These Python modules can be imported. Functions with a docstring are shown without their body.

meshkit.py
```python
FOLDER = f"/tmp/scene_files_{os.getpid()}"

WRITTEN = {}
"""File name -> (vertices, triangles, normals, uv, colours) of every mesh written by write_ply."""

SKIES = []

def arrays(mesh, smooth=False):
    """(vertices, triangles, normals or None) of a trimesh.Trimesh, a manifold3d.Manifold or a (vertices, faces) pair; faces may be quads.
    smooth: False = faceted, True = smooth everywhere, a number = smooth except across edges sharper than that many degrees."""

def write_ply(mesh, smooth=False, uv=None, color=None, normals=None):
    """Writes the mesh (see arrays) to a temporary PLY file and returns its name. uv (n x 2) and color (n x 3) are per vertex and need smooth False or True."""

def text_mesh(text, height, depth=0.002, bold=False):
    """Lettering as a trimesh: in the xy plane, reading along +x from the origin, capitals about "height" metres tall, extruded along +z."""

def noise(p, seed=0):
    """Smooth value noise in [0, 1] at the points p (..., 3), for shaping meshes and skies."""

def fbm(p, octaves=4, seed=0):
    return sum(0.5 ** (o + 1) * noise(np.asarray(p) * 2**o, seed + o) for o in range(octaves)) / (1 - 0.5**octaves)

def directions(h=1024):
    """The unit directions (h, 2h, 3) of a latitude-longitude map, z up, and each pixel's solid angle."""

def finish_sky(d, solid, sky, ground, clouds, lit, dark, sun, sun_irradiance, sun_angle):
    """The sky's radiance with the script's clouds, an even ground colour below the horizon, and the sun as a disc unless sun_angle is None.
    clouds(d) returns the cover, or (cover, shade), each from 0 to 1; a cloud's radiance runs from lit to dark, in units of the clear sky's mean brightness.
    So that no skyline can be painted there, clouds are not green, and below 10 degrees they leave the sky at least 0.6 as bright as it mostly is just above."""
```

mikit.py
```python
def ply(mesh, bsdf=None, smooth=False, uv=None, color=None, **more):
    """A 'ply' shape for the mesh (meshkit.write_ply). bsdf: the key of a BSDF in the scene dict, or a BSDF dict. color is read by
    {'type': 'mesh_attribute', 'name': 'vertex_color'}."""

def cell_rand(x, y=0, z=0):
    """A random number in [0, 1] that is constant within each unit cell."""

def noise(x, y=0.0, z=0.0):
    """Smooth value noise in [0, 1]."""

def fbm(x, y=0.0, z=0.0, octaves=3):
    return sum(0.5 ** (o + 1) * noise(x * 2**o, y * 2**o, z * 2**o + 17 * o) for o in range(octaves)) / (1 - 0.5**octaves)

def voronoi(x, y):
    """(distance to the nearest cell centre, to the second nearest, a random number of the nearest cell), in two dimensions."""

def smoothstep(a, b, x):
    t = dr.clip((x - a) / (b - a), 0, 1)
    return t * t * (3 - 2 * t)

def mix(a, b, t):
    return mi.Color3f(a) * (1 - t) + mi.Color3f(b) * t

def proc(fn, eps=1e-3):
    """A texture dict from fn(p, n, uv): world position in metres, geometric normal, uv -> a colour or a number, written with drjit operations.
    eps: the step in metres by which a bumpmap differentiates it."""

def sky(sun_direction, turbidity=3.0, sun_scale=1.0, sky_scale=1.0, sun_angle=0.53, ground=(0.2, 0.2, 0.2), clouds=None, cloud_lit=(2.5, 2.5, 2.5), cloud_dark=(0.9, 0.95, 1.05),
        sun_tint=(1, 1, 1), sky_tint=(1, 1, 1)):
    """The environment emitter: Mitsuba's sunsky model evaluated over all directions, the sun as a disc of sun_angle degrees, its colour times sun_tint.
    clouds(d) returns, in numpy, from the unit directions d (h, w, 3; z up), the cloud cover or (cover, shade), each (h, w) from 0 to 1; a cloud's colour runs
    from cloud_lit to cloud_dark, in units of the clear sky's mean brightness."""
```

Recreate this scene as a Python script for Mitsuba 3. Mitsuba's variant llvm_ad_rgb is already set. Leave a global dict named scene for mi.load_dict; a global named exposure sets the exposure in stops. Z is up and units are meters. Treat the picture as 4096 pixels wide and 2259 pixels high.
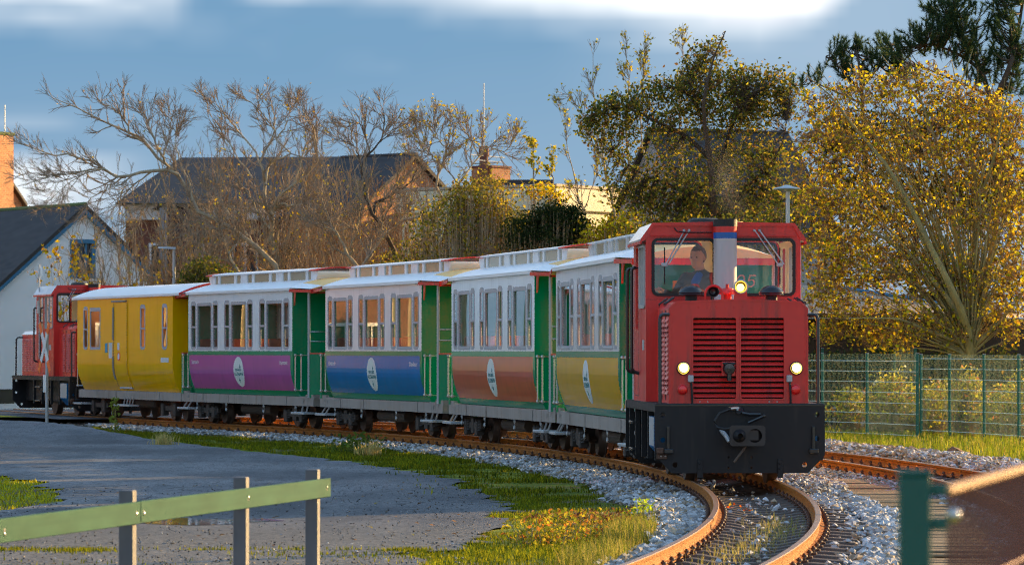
import math
import numpy as np
import trimesh
import shapely
from shapely.geometry import Polygon, box as sbox, Point, LineString
from shapely.ops import unary_union
import drjit as dr
import mitsuba as mi
import mikit
import meshkit

T = mi.ScalarTransform4f
scene, labels = {'type': 'scene'}, {}

# ------------------------------------------------------------------ camera, sky, exposure
EYE_Z = 1.5                      # eye above rail top (z = 0)
FPX, HORIZON = 15000.0, 1399.0   # focal length and horizon row, in pixels of a 4096 wide picture
pitch = math.atan((HORIZON - 1129.5) / FPX)
scene['camera'] = {
    'type': 'thinlens', 'fov': 2 * math.degrees(math.atan(2048 / FPX)), 'fov_axis': 'x',
    'aperture_radius': 0.010, 'focus_distance': 50.0, 'near_clip': 1.0, 'far_clip': 6000.0,
    'to_world': T().look_at(origin=[0, 0, EYE_Z], target=[0, math.cos(pitch), EYE_Z + math.sin(pitch)], up=[0, 0, 1])}
exposure = 4.05
SUN_EL, SUN_AZ = 14.0, 52.0      # degrees above the horizon, degrees right of the view
_e, _a = math.radians(SUN_EL), math.radians(SUN_AZ)
SUN = [math.sin(_a) * math.cos(_e), math.cos(_a) * math.cos(_e), math.sin(_e)]


def sstep(a, b, x):
    t = np.clip((x - a) / (b - a), 0, 1)
    return t * t * (3 - 2 * t)


def clouds(d):
    az = np.degrees(np.arctan2(d[..., 0], d[..., 1]))
    el = np.degrees(np.arcsin(np.clip(d[..., 2], -1, 1)))
    q = np.stack([d[..., 0] * 9, d[..., 1] * 9, d[..., 2] * 34], -1)
    n1 = meshkit.fbm(q, 5, 3)
    n2 = meshkit.fbm(q * 2.7 + 5, 4, 8)
    n3 = meshkit.fbm(np.stack([d[..., 0] * 30, d[..., 1] * 30, d[..., 2] * 110], -1), 4, 15)
    far = 5.0 + 2.4 * (meshkit.fbm(np.stack([d[..., 0] * 3, d[..., 1] * 3, d[..., 2] * 0], -1), 3, 21) - 0.45)
    edge = np.interp(az, [-9, -7.8, -6.4, -5.2, -4.6, -4.0, -2.0, 0.0, 1.2, 2.6, 3.8, 4.6, 5.6, 8.0, 9.5], [5.0, 4.8, 4.75, 4.85, 5.35, 5.0, 4.85, 4.85, 4.7, 4.45, 4.35, 4.7, 5.6, 6.2, 6.0])
    near = sstep(14, 9, np.abs(az))
    edge = edge * near + far * (1 - near)
    bank = sstep(edge - 0.22, edge + 0.7, el + 0.9 * (n1 - 0.5) + 1.1 * (n2 - 0.5) + 1.0 * (n3 - 0.5))
    upper = sstep(9, 15, el)
    bank = bank * (1 - upper) + upper * sstep(0.56, 0.74, n1)
    low = sstep(1.6, 0.3, np.abs(el - 2.2 + 0.35 * (n2 - .5)) ) * sstep(-5.2, -7.6, az) * sstep(-40, -12, az) * sstep(0.36, 0.6, n2 + 0.06)
    streak = 0.45 * sstep(0.52, 0.72, 0.5 * n2 + 0.5 * n3) * sstep(3.8, 4.6, el) * (1 - upper)
    grey = 0.55 * sstep(3.0, 4.5, el + 1.2 * (n1 - 0.5)) * sstep(0.2, 3.5, az) * sstep(9, 5.5, az) * (1 - upper)
    white = np.clip(np.maximum.reduce([bank, 0.8 * low, streak, grey]), 0, 1)
    thick = 0.95 * sstep(32, 18, el)
    cover = np.maximum(white, thick)
    # shade 1 is the blue-grey storm layer, shade 0 the sunlit tops
    tops = np.clip(bank * sstep(edge + 0.0, edge + 0.7, el) + upper * bank * 0.6, 0, 1)
    lit = np.clip(0.26 * white + 0.45 * low + 0.74 * tops * (0.45 + 1.0 * n3) * (1 - 0.62 * near * sstep(-0.6, 1.2, az) * sstep(5.25, 4.9, el)) + 0.12 * sstep(5.0, 0.3, el) + 0.05 * (n1 - 0.5), 0, 1)
    return cover, 1 - lit


scene['sky'] = mikit.sky(SUN, turbidity=3.0, sun_scale=0.72, clouds=clouds, cloud_lit=(1.25, 1.26, 1.28), cloud_dark=(0.105, 0.275, 0.50), sun_tint=(1.0, 0.95, 0.84))

# ------------------------------------------------------------------ helpers
F32 = np.float32
rng = np.random.default_rng(7)
_used = set()


def num(key):
    """key, or key_001, key_002 ... when it is taken."""
    k, i = key, 0
    while k in _used:
        i += 1
        k = f'{key}_{i:03d}'
    _used.add(k)
    return k


class MB:
    """Collects pieces of one mesh."""

    def __init__(self):
        self.v, self.f, self.c, self.n = [], [], [], 0

    def add(self, v, f, c=None):
        v, f = np.asarray(v, float), np.asarray(f, int)
        if f.shape[1] == 4:
            f = np.vstack([f[:, [0, 1, 2]], f[:, [0, 2, 3]]])
        self.v.append(v)
        self.f.append(f + self.n)
        self.n += len(v)
        if c is not None:
            self.c.append(np.broadcast_to(np.asarray(c, float), (len(v), 3)))
        return self

    def tm(self, m, mat=None):
        v = np.asarray(m.vertices)
        if mat is not None:
            v = v @ np.asarray(mat)[:3, :3].T + np.asarray(mat)[:3, 3]
        return self.add(v, m.faces)

    def box(self, lo, hi, c=0.0):
        lo, hi = np.minimum(lo, hi).astype(float), np.maximum(lo, hi).astype(float)
        if c <= 0:
            v = np.array([[x, y, z] for x in (lo[0], hi[0]) for y in (lo[1], hi[1]) for z in (lo[2], hi[2])])
            return self.add(v, [[0, 1, 3], [0, 3, 2], [4, 6, 7], [4, 7, 5], [0, 4, 5], [0, 5, 1], [2, 3, 7], [2, 7, 6], [0, 2, 6], [0, 6, 4], [1, 5, 7], [1, 7, 3]])
        c = min(c, 0.45 * (hi - lo).min())
        pts = []
        for sx in (0, 1):
            for sy in (0, 1):
                for sz in (0, 1):
                    p = np.array([(lo, hi)[sx][0], (lo, hi)[sy][1], (lo, hi)[sz][2]])
                    s = np.array([1 - 2 * sx, 1 - 2 * sy, 1 - 2 * sz]) * c
                    for k in range(3):
                        q = p + s
                        q[k] = p[k]
                        pts.append(q)
        h = trimesh.convex.convex_hull(np.array(pts))
        return self.add(h.vertices, h.faces)

    def hull(self, pts):
        h = trimesh.convex.convex_hull(np.asarray(pts, float))
        return self.add(h.vertices, h.faces)

    def tube(self, pts, r, sides=8, caps=True):
        p = np.asarray(pts, float)
        r = np.broadcast_to(np.asarray(r, float), (len(p),))
        v, f = tubes(p[None], r[None], sides)
        self.add(v, f)
        if caps:
            n = len(p)
            a = np.arange(1, sides - 1)
            k = self.n - n * sides
            self.f.append(np.stack([0 * a, a + 1, a], 1) + k)
            self.f.append(np.stack([0 * a, a, a + 1], 1) + k + (n - 1) * sides)
        return self

    def cyl(self, p0, p1, r, sides=12, r1=None):
        return self.tube([p0, p1], [r, r if r1 is None else r1], sides)

    def ball(self, c, r, n=8):
        m = trimesh.creation.uv_sphere(1.0, count=[n, 2 * n])
        return self.add(np.asarray(m.vertices) * np.asarray(r, float) + np.asarray(c), m.faces)

    def lathe(self, prof, at=(0, 0, 0), axis='z', sides=20):
        """prof: (radius, height) points; revolved about an axis through at."""
        prof = np.asarray(prof, float)
        a = np.arange(sides) * 2 * math.pi / sides
        v = np.stack([prof[:, None, 0] * np.cos(a), prof[:, None, 0] * np.sin(a), np.repeat(prof[:, 1:], sides, 1)], -1).reshape(-1, 3)
        i, j = np.meshgrid(np.arange(len(prof) - 1), np.arange(sides), indexing='ij')
        q = np.stack([i * sides + j, i * sides + (j + 1) % sides, (i + 1) * sides + (j + 1) % sides, (i + 1) * sides + j], -1).reshape(-1, 4)
        if axis == 'y':
            v, q = np.stack([v[:, 0], v[:, 2], v[:, 1]], -1), q[:, ::-1]     # heights run along y
        if axis == 'x':
            v = np.stack([v[:, 2], v[:, 0], v[:, 1]], -1)
        return self.add(v + np.asarray(at), q)

    def ext(self, poly, w0, w1, plane):
        """A polygon extruded: plane 'xz' along y, 'yz' along x, 'xy' along z, from w0 to w1."""
        for g in getattr(poly, 'geoms', [poly]):
            if g.is_empty or g.area < 1e-9:
                continue
            m = trimesh.creation.extrude_polygon(g, abs(w1 - w0), engine='earcut')
            u, v, w = np.asarray(m.vertices).T
            lo, hi = min(w0, w1), max(w0, w1)
            if plane == 'yz':
                p = np.stack([w + lo, u, v], 1)
            elif plane == 'xz':
                p = np.stack([u, hi - w, v], 1)
            else:
                p = np.stack([u, v, w + lo], 1)
            self.add(p, m.faces)
        return self

    def mesh(self):
        return trimesh.Trimesh(np.vstack(self.v), np.vstack(self.f), process=False)

    def colors(self):
        return np.vstack(self.c) if self.c else None


def tubes(P, R, sides=5):
    """N polylines of n points as tapered tubes, one mesh: P (N, n, 3), R (N, n)."""
    P, R = np.asarray(P, float), np.asarray(R, float)
    N, n, _ = P.shape
    t = np.gradient(P, axis=1)
    t /= np.linalg.norm(t, axis=2, keepdims=True) + 1e-12
    m = t.mean(1, keepdims=True)
    ref = np.where(np.abs(m[..., 2:]) < 0.85 * np.linalg.norm(m, axis=2, keepdims=True), [0, 0, 1.0], [1.0, 0, 0])
    a = np.cross(t, ref)
    a /= np.linalg.norm(a, axis=2, keepdims=True) + 1e-12
    b = np.cross(t, a)
    g = np.arange(sides) * 2 * math.pi / sides
    v = P[:, :, None] + R[:, :, None, None] * (np.cos(g)[:, None] * a[:, :, None] - np.sin(g)[:, None] * b[:, :, None])
    i, j = np.meshgrid(np.arange(n - 1), np.arange(sides), indexing='ij')
    q = np.stack([i * sides + j, (i + 1) * sides + j, (i + 1) * sides + (j + 1) % sides, i * sides + (j + 1) % sides], -1).reshape(-1, 4)
    f = (q[None] + (np.arange(N) * n * sides)[:, None, None]).reshape(-1, 4)
    return v.reshape(-1, 3), np.vstack([f[:, [0, 1, 2]], f[:, [0, 2, 3]]])


def put(key, mb, mat, M=None, smooth=False, color=None):
    """One entry of the scene."""
    d = mb if isinstance(mb, dict) else shape(mb, mat, smooth, color)
    if M is not None:
        d = {**d, 'to_world': T(M)}
    scene[key] = d
    return key


def shape(mb, mat, smooth=False, color=None):
    m = mb.mesh() if isinstance(mb, MB) else mb
    if isinstance(mb, MB) and color is None:
        color = mb.colors()
    if mat.startswith('leaf') or mat in ('stone', 'blade'):
        smooth = smooth if smooth is True else False
    return mikit.ply(m, mat, smooth=smooth, color=color)


def thing(name, label, cat, group=None, kind=None):
    k = num(name)
    labels[k] = {'label': label}
    if cat:
        labels[k]['category'] = cat
    if group:
        labels[k]['group'] = group
    if kind:
        labels[k]['kind'] = kind
    return k


def part(t, name, mb, mat, M=None, smooth=False, label=None, kind=None, color=None):
    k = num(t + '__' + name)
    put(k, mb, mat, M, smooth, color)
    kind = kind or ('stuff' if name in ('twigs', 'leaves', 'stems', 'branches', 'crown', 'rods') else None)
    if label or kind:
        labels[k] = {}
        if label:
            labels[k]['label'] = label
        if kind:
            labels[k]['kind'] = kind
    return k


def W(dx, dy, Y):
    """The point at depth Y that stands at (dx, dy) of a 2576 wide view of the photograph."""
    return np.array([(dx * 1.5901 - 2048) * Y / FPX, Y, EYE_Z - (dy * 1.5901 - HORIZON) * Y / FPX])


def pose(x, y, phi, z=0.0):
    c, s = math.cos(phi), math.sin(phi)
    return np.array([[c, -s, 0, x], [s, c, 0, y], [0, 0, 1, z], [0, 0, 0, 1.0]])


def rr(x0, y0, x1, y1, r, seg=5):
    return sbox(x0 + r, y0 + r, x1 - r, y1 - r).buffer(r, quad_segs=seg)


# ------------------------------------------------------------------ materials
fbm, noise, mix, smoothstep, cell = mikit.fbm, mikit.noise, mikit.mix, mikit.smoothstep, mikit.cell_rand


def rgb(c):
    return {'type': 'rgb', 'value': [float(x) for x in c]}


def mat(name, c, rough=0.5, metal=0.0, coat=0.0, spec=0.5, tex=None, bump=None, height=0.01, eps=2e-3):
    b = {'type': 'principled', 'base_color': mikit.proc(tex) if tex else rgb(c), 'roughness': float(rough), 'metallic': float(metal), 'specular': float(spec)}
    if coat:
        b.update(clearcoat=float(coat), clearcoat_gloss=0.96)
    if bump:
        b = {'type': 'bumpmap', 'arbitrary': mikit.proc(bump, eps), 'scale': float(height), 'bsdf': b}
    scene[name] = {'type': 'twosided', 'bsdf': b}
    return name


def enamel(name, c, tex=None, alpha=0.03):
    scene[name] = {'type': 'twosided', 'bsdf': {'type': 'roughplastic', 'diffuse_reflectance': mikit.proc(tex) if tex else rgb(c), 'alpha': float(alpha), 'int_ior': 1.5, 'nonlinear': False}}
    return name


def worn(c, amount=0.18, dirt=(0.12, 0.09, 0.06), dirt_amount=0.25, sx=1.3, sz=0.5):
    def fn(p, n, uv):
        a = fbm(p.x * sx * 2, p.y * sx * 2, p.z * sz * 2, 3)
        streak = fbm(p.x * 14, p.y * 14, p.z * 1.1, 3)
        base = mi.Color3f(c) * (1 - amount + 2 * amount * a)
        return mix(base, dirt, smoothstep(0.52, 0.85, streak) * dirt_amount)
    return fn


# paints
mat('red_paint', (0.5, 0.02, 0.02), 0.32, coat=0.35, tex=worn((0.64, 0.026, 0.02), 0.12, (0.20, 0.035, 0.03), 0.55))
mat('dark_red_paint', (0.24, 0.012, 0.015), 0.4, coat=0.3)
mat('black_paint', (0.02, 0.021, 0.024), 0.5, spec=.35, tex=worn((0.011, 0.0115, 0.014), 0.3, (0.045, 0.035, 0.028), 0.35))
mat('black_gloss', (0.012, 0.012, 0.014), 0.22, coat=0.8)
mat('rubber', (0.012, 0.012, 0.013), 0.55)
enamel('white_paint', (0.86, 0.86, 0.88), worn((0.86, 0.86, 0.88), 0.09, (0.48, 0.48, 0.49), 0.25))
mat('roof_paint', (0.74, 0.74, 0.75), 0.3, coat=0.5)
mat('cream_paint', (0.9, 0.56, 0.22), 0.6, spec=.2)
mat('cab_cream', (0.80, 0.70, 0.48), 0.5)
enamel('green_paint', (0.0, 0.27, 0.12), worn((0.0, 0.27, 0.12), 0.09, (0.05, 0.185, 0.11), 0.25))
enamel('yellow_paint', (0.98, 0.50, 0.0), worn((0.98, 0.50, 0.0), 0.06, (0.6, 0.3, 0.02), 0.15))
mat('door_yellow', (0.6, 0.26, 0.0), 0.3, coat=0.6)
enamel('purple_paint', (0.5, 0.1, 0.35), worn((0.5, 0.1, 0.35), 0.09, (0.3, 0.1, 0.225), 0.25))
enamel('blue_paint', (0.0, 0.18, 0.5), worn((0.0, 0.18, 0.5), 0.09, (0.05, 0.14, 0.3), 0.25))
enamel('brick_red_paint', (0.7, 0.13, 0.085), worn((0.7, 0.13, 0.085), 0.09, (0.4, 0.115, 0.092), 0.25))
mat('band_blue', (0.0, 0.09, 0.35), 0.3, coat=0.5)
mat('silver_paint', (0.46, 0.45, 0.48), 0.38, metal=0.35)
mat('tank_blue', (0.0, 0.12, 0.30), 0.35, coat=0.4)
mat('steel', (0.55, 0.54, 0.53), 0.25, metal=1.0)
mat('window_frame', (0.36, 0.38, 0.42), 0.35, metal=0.2)
mat('frame_grey', (0.27, 0.24, 0.22), 0.55, tex=worn((0.27, 0.24, 0.22), 0.2, (0.12, 0.07, 0.04), 0.5))
mat('bogie_dark', (0.035, 0.027, 0.023), 0.65)
mat('wheel_dark', (0.07, 0.045, 0.035), 0.5, metal=0.4)
mat('seat_brown', (0.22, 0.10, 0.05), 0.6)
mat('seat_orange', (0.62, 0.14, 0.03), 0.7)
mat('interior', (0.30, 0.25, 0.19), 0.7)
mat('pane_beige', (0.34, 0.28, 0.18), 0.12, spec=.6)
mat('lettering', (0.62, 0.62, 0.60), 0.5)
mat('number_tan', (0.55, 0.33, 0.18), 0.5)
mat('emblem_white', (0.62, 0.66, 0.64), 0.35, coat=0.5)
mat('emblem_teal', (0.03, 0.16, 0.18), 0.5)
mat('sign_white', (0.72, 0.73, 0.70), 0.45)
mat('sign_red', (0.92, 0.17, 0.03), 0.45)
mat('notice_blue', (0.03, 0.30, 0.52), 0.5)
mat('galvanised', (0.42, 0.45, 0.47), 0.45, metal=0.4)
mat('tail_red', (0.85, 0.015, 0.015), 0.15, coat=1.0)
mat('lamp_reflector', (0.75, 0.55, 0.15), 0.2, metal=0.8)
scene['lamp_lit'] = {'type': 'twosided', 'bsdf': {'type': 'diffuse', 'reflectance': rgb((0.6, 0.5, 0.3))}}
scene['pane_glass'] = {'type': 'thindielectric', 'int_ior': 1.52}


# track metals
def rust_fn(p, n, uv):
    a = fbm(p.x * 9, p.y * 9, p.z * 9, 3)
    b = noise(p.x * 60, p.y * 60, p.z * 60)
    return mix((0.20, 0.068, 0.012), (0.36, 0.145, 0.030), a) * (0.75 + 0.5 * b)


mat('rail_rust', (0.3, 0.13, 0.05), 0.7, spec=.15, tex=rust_fn)
mat('rail_head', (0.34, 0.20, 0.12), 0.32, metal=0.6)
mat('sleeper_steel', (0.07, 0.05, 0.04), 0.6, tex=lambda p, n, uv: mix((0.035, 0.027, 0.024), (0.115, 0.078, 0.055), fbm(p.x * 7, p.y * 7, p.z * 7, 3)))
mat('clip_rust', (0.085, 0.04, 0.024), 0.6)


def plank_fn(p, n, uv):
    g = fbm(p.x * 2.5, p.y * 60, p.z * 20, 3)
    return mix((0.13, 0.085, 0.045), (0.34, 0.235, 0.125), g) * (0.6 + 0.7 * noise(p.y * 5.1, 3, 1))


mat('plank_wood', (0.2, 0.14, 0.08), 0.75, tex=plank_fn)


# grounds
def ground_fn(p, n, uv):
    a = fbm(p.x * 0.5, p.y * 0.5, 0, 4)
    b = fbm(p.x * 3.1, p.y * 3.1, 4, 4)
    c = noise(p.x * 38, p.y * 38, 2)
    g = mix((0.075, 0.10, 0.012), (0.17, 0.185, 0.02), smoothstep(0.3, 0.7, b))
    e = mix((0.05, 0.037, 0.024), (0.11, 0.085, 0.06), b)
    return mix(g, e, smoothstep(0.50, 0.66, a * 0.55 + b * 0.45)) * (0.6 + 0.8 * c)


def asphalt_fn(p, n, uv):
    a = fbm(p.x * 0.35, p.y * 0.35, 1, 4)
    s = noise(p.x * 55, p.y * 55, 0)
    t = noise(p.x * 130, p.y * 130, 0)
    base = mix((0.07, 0.072, 0.08), (0.165, 0.165, 0.172), smoothstep(.25, .75, a * .5 + .5 * fbm(p.x * 1.6, p.y * .45, 6, 4))) * (0.35 + 0.8 * s + 0.5 * t)
    pits = smoothstep(0.74, 0.86, noise(p.x * 15, p.y * 9, 9))
    patch = smoothstep(0.50, 0.56, fbm(p.x * .22 + 3, p.y * .16, 2, 3))
    base = base * (1 - 0.22 * patch)
    near = smoothstep(39.0, 33.0, p.y + 3 * (fbm(p.x * .6, p.y * .6, 5, 3) - .5))
    gravelly = mix((0.07, 0.062, 0.05), (0.22, 0.20, 0.17), noise(p.x * 34, p.y * 24, 7))
    return mix(mix(base, (0.03, 0.03, 0.03), pits * 0.8), gravelly, near * 0.75)


def asphalt_bump(p, n, uv):
    return noise(p.x * 42, p.y * 42, 0) * 0.6 + noise(p.x * 110, p.y * 110, 3) * 0.4


mat('asphalt', (0.15, 0.15, 0.15), 0.7, spec=.35, tex=asphalt_fn, bump=asphalt_bump, height=0.010)
mat('earth_grass', (0.1, 0.12, 0.02), 0.95, spec=0.2, tex=ground_fn)
mat('ballast_base', (0.2, 0.2, 0.2), 0.9, tex=lambda p, n, uv: mix((0.04, 0.038, 0.036), (0.20, 0.19, 0.18), fbm(p.x * 22, p.y * 22, 0, 3)))
scene['stone'] = {'type': 'twosided', 'bsdf': {'type': 'principled', 'base_color': {'type': 'mesh_attribute', 'name': 'vertex_color'}, 'roughness': 0.75, 'specular': 0.35}}
scene['blade'] = {'type': 'principledthin', 'base_color': {'type': 'mesh_attribute', 'name': 'vertex_color'}, 'roughness': 0.6, 'diff_trans': 0.8, 'spec_trans': 0.0}
scene['leaf'] = {'type': 'principledthin', 'base_color': {'type': 'mesh_attribute', 'name': 'vertex_color'}, 'roughness': 0.45, 'diff_trans': 0.9, 'spec_trans': 0.0}
scene['puddle_water'] = {'type': 'twosided', 'bsdf': {'type': 'principled', 'base_color': rgb((0.03, 0.035, 0.04)), 'roughness': 0.03, 'specular': 0.5, 'clearcoat': 1.0, 'clearcoat_gloss': 1.0}}

# wood, bark, walls
mat('bark_grey', (0.2, 0.17, 0.12), 0.85, tex=lambda p, n, uv: mix((0.22, 0.17, 0.11), (0.50, 0.42, 0.28), fbm(p.x * 9, p.y * 9, p.z * 3, 3)))
mat('twig_tan', (0.36, 0.265, 0.16), 0.9, spec=.1)
mat('twig_russet', (0.29, 0.18, 0.10), 0.9, spec=.1)
mat('twig_pink', (0.27, 0.22, 0.165), 0.9, spec=.1)
mat('twig_grey', (0.29, 0.225, 0.16), 0.9, spec=.1)
mat('bark_dark', (0.07, 0.05, 0.035), 0.85)
mat('bark_moss', (0.20, 0.17, 0.07), 0.85, tex=lambda p, n, uv: mix((0.16, 0.13, 0.06), (0.40, 0.33, 0.13), fbm(p.x * 8, p.y * 8, p.z * 3, 3)))
mat('board_green', (0.11, 0.22, 0.11), 0.8, spec=.15, tex=lambda p, n, uv: mix((0.024, 0.080, 0.056), (0.038, 0.112, 0.076), fbm(p.x * 3, p.y * 1.2, p.z * 30, 4)) * (0.82 + 0.3 * noise(p.x * 9, p.y * 3, p.z * 9)))
mat('post_recycled', (0.1, 0.1, 0.11), 0.6, tex=lambda p, n, uv: mix((0.075, 0.08, 0.095), (0.15, 0.15, 0.16), fbm(p.x * 12, p.y * 12, p.z * 4, 4)))
mat('fence_green', (0.0, 0.10, 0.075), 0.4, coat=0.2)
mat('mesh_green', (0.10, 0.24, 0.18), 0.45)
mat('post_green', (0.0, 0.085, 0.072), 0.45, coat=0.2)
mat('mesh_brown', (0.17, 0.06, 0.045), 0.6)
mat('wire_green', (0.62, 0.70, 0.66), 0.4, metal=0.2)
mat('wall_white', (0.62, 0.63, 0.66), 0.8, tex=lambda p, n, uv: mi.Color3f(0.84, 0.84, 0.86) * (0.88 + 0.16 * fbm(p.x * .8, p.y * .8, p.z * .8, 4)))
mat('trim_blue', (0.03, 0.16, 0.30), 0.45)


def tiles_fn(p, n, uv):
    return mix((0.024, 0.022, 0.025), (0.048, 0.043, 0.044), fbm(p.x * 1.5, p.y * 1.5, p.z * 5, 3)) * (0.85 + 0.3 * noise(p.x * 3.3, p.y * 3.3, p.z * 9))


mat('roof_dark', (0.05, 0.05, 0.06), 0.75, tex=tiles_fn)


def brick_fn(p, n, uv):
    row = dr.floor(p.z / 0.075)
    u = (p.x + p.y * 0.7) / 0.24 + 0.5 * (row - 2 * dr.floor(row / 2))
    joint = dr.maximum(smoothstep(0.86, 0.9, u - dr.floor(u)), smoothstep(0.80, 0.86, p.z / 0.075 - row))
    c = mix((0.36, 0.12, 0.045), (0.55, 0.22, 0.085), cell(dr.floor(u), row, 1))
    return mix(c, (0.42, 0.30, 0.20), joint) * (0.8 + 0.4 * fbm(p.x, p.y, p.z, 3))


mat('brick_orange', (0.45, 0.18, 0.07), 0.85, tex=brick_fn)
mat('brick_dark', (0.16, 0.06, 0.04), 0.85, tex=lambda p, n, uv: mix((0.13, 0.05, 0.035), (0.23, 0.09, 0.06), fbm(p.x * 3, p.y * 3, p.z * 5, 3)))
mat('panel_maroon', (0.055, 0.022, 0.022), 0.6)
mat('panel_grey', (0.28, 0.28, 0.30), 0.6)
mat('cream_wall', (0.66, 0.60, 0.44), 0.7)
mat('fascia_white', (0.66, 0.66, 0.68), 0.6)
mat('shed_roof', (0.42, 0.33, 0.24), 0.7)
mat('dark_brown', (0.045, 0.032, 0.025), 0.7)
mat('window_dark', (0.03, 0.032, 0.036), 0.08, coat=1.0)
mat('roof_orange', (0.45, 0.12, 0.05), 0.8)
mat('skin', (0.46, 0.24, 0.16), 0.55)
mat('jacket', (0.05, 0.045, 0.045), 0.7)
mat('jacket_red', (0.45, 0.03, 0.02), 0.65)
mat('jacket_blue', (0.01, 0.06, 0.32), 0.65)
mat('hair_brown', (0.10, 0.055, 0.03), 0.7)
# ------------------------------------------------------------------ the line of the tracks
_S = np.arange(-30, 150.01, 0.25)


def _heading(s):
    return np.where(s < 35, s / 82.48, np.interp(s, [35, 50], [35 / 82.48, 0.36]))


_h = _heading(_S)
_X = np.concatenate([[0], np.cumsum(-np.sin((_h[1:] + _h[:-1]) / 2) * 0.25)])
_Y = np.concatenate([[0], np.cumsum(np.cos((_h[1:] + _h[:-1]) / 2) * 0.25)])
_i0 = np.argmin(abs(_S))
_X, _Y = _X - _X[_i0] + 2.59, _Y - _Y[_i0] + 41.0


def track(s, off=0.0):
    """(x, y, heading) at arc length s along track 1, off metres to its right."""
    h = np.interp(s, _S, _h)
    return np.interp(s, _S, _X) + off * np.cos(h), np.interp(s, _S, _Y) + off * np.sin(h), h


def path_pts(s, off, z):
    x, y, _ = track(np.asarray(s, float), off)
    return np.stack([x, y, np.broadcast_to(z, np.shape(x))], -1)


def sweep(profile, s, off):
    """A closed (lateral, z) profile swept along track 1."""
    prof = np.asarray(profile, float)
    s = np.asarray(s, float)
    n, m = len(s), len(prof)
    x, y, h = track(s, off)
    v = np.stack([x[:, None] + prof[None, :, 0] * np.cos(h)[:, None], y[:, None] + prof[None, :, 0] * np.sin(h)[:, None], np.broadcast_to(prof[None, :, 1], (n, m))], -1).reshape(-1, 3)
    i, j = np.meshgrid(np.arange(n - 1), np.arange(m), indexing='ij')
    q = np.stack([i * m + j, i * m + (j + 1) % m, (i + 1) * m + (j + 1) % m, (i + 1) * m + j], -1).reshape(-1, 4)
    return v, q


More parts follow.
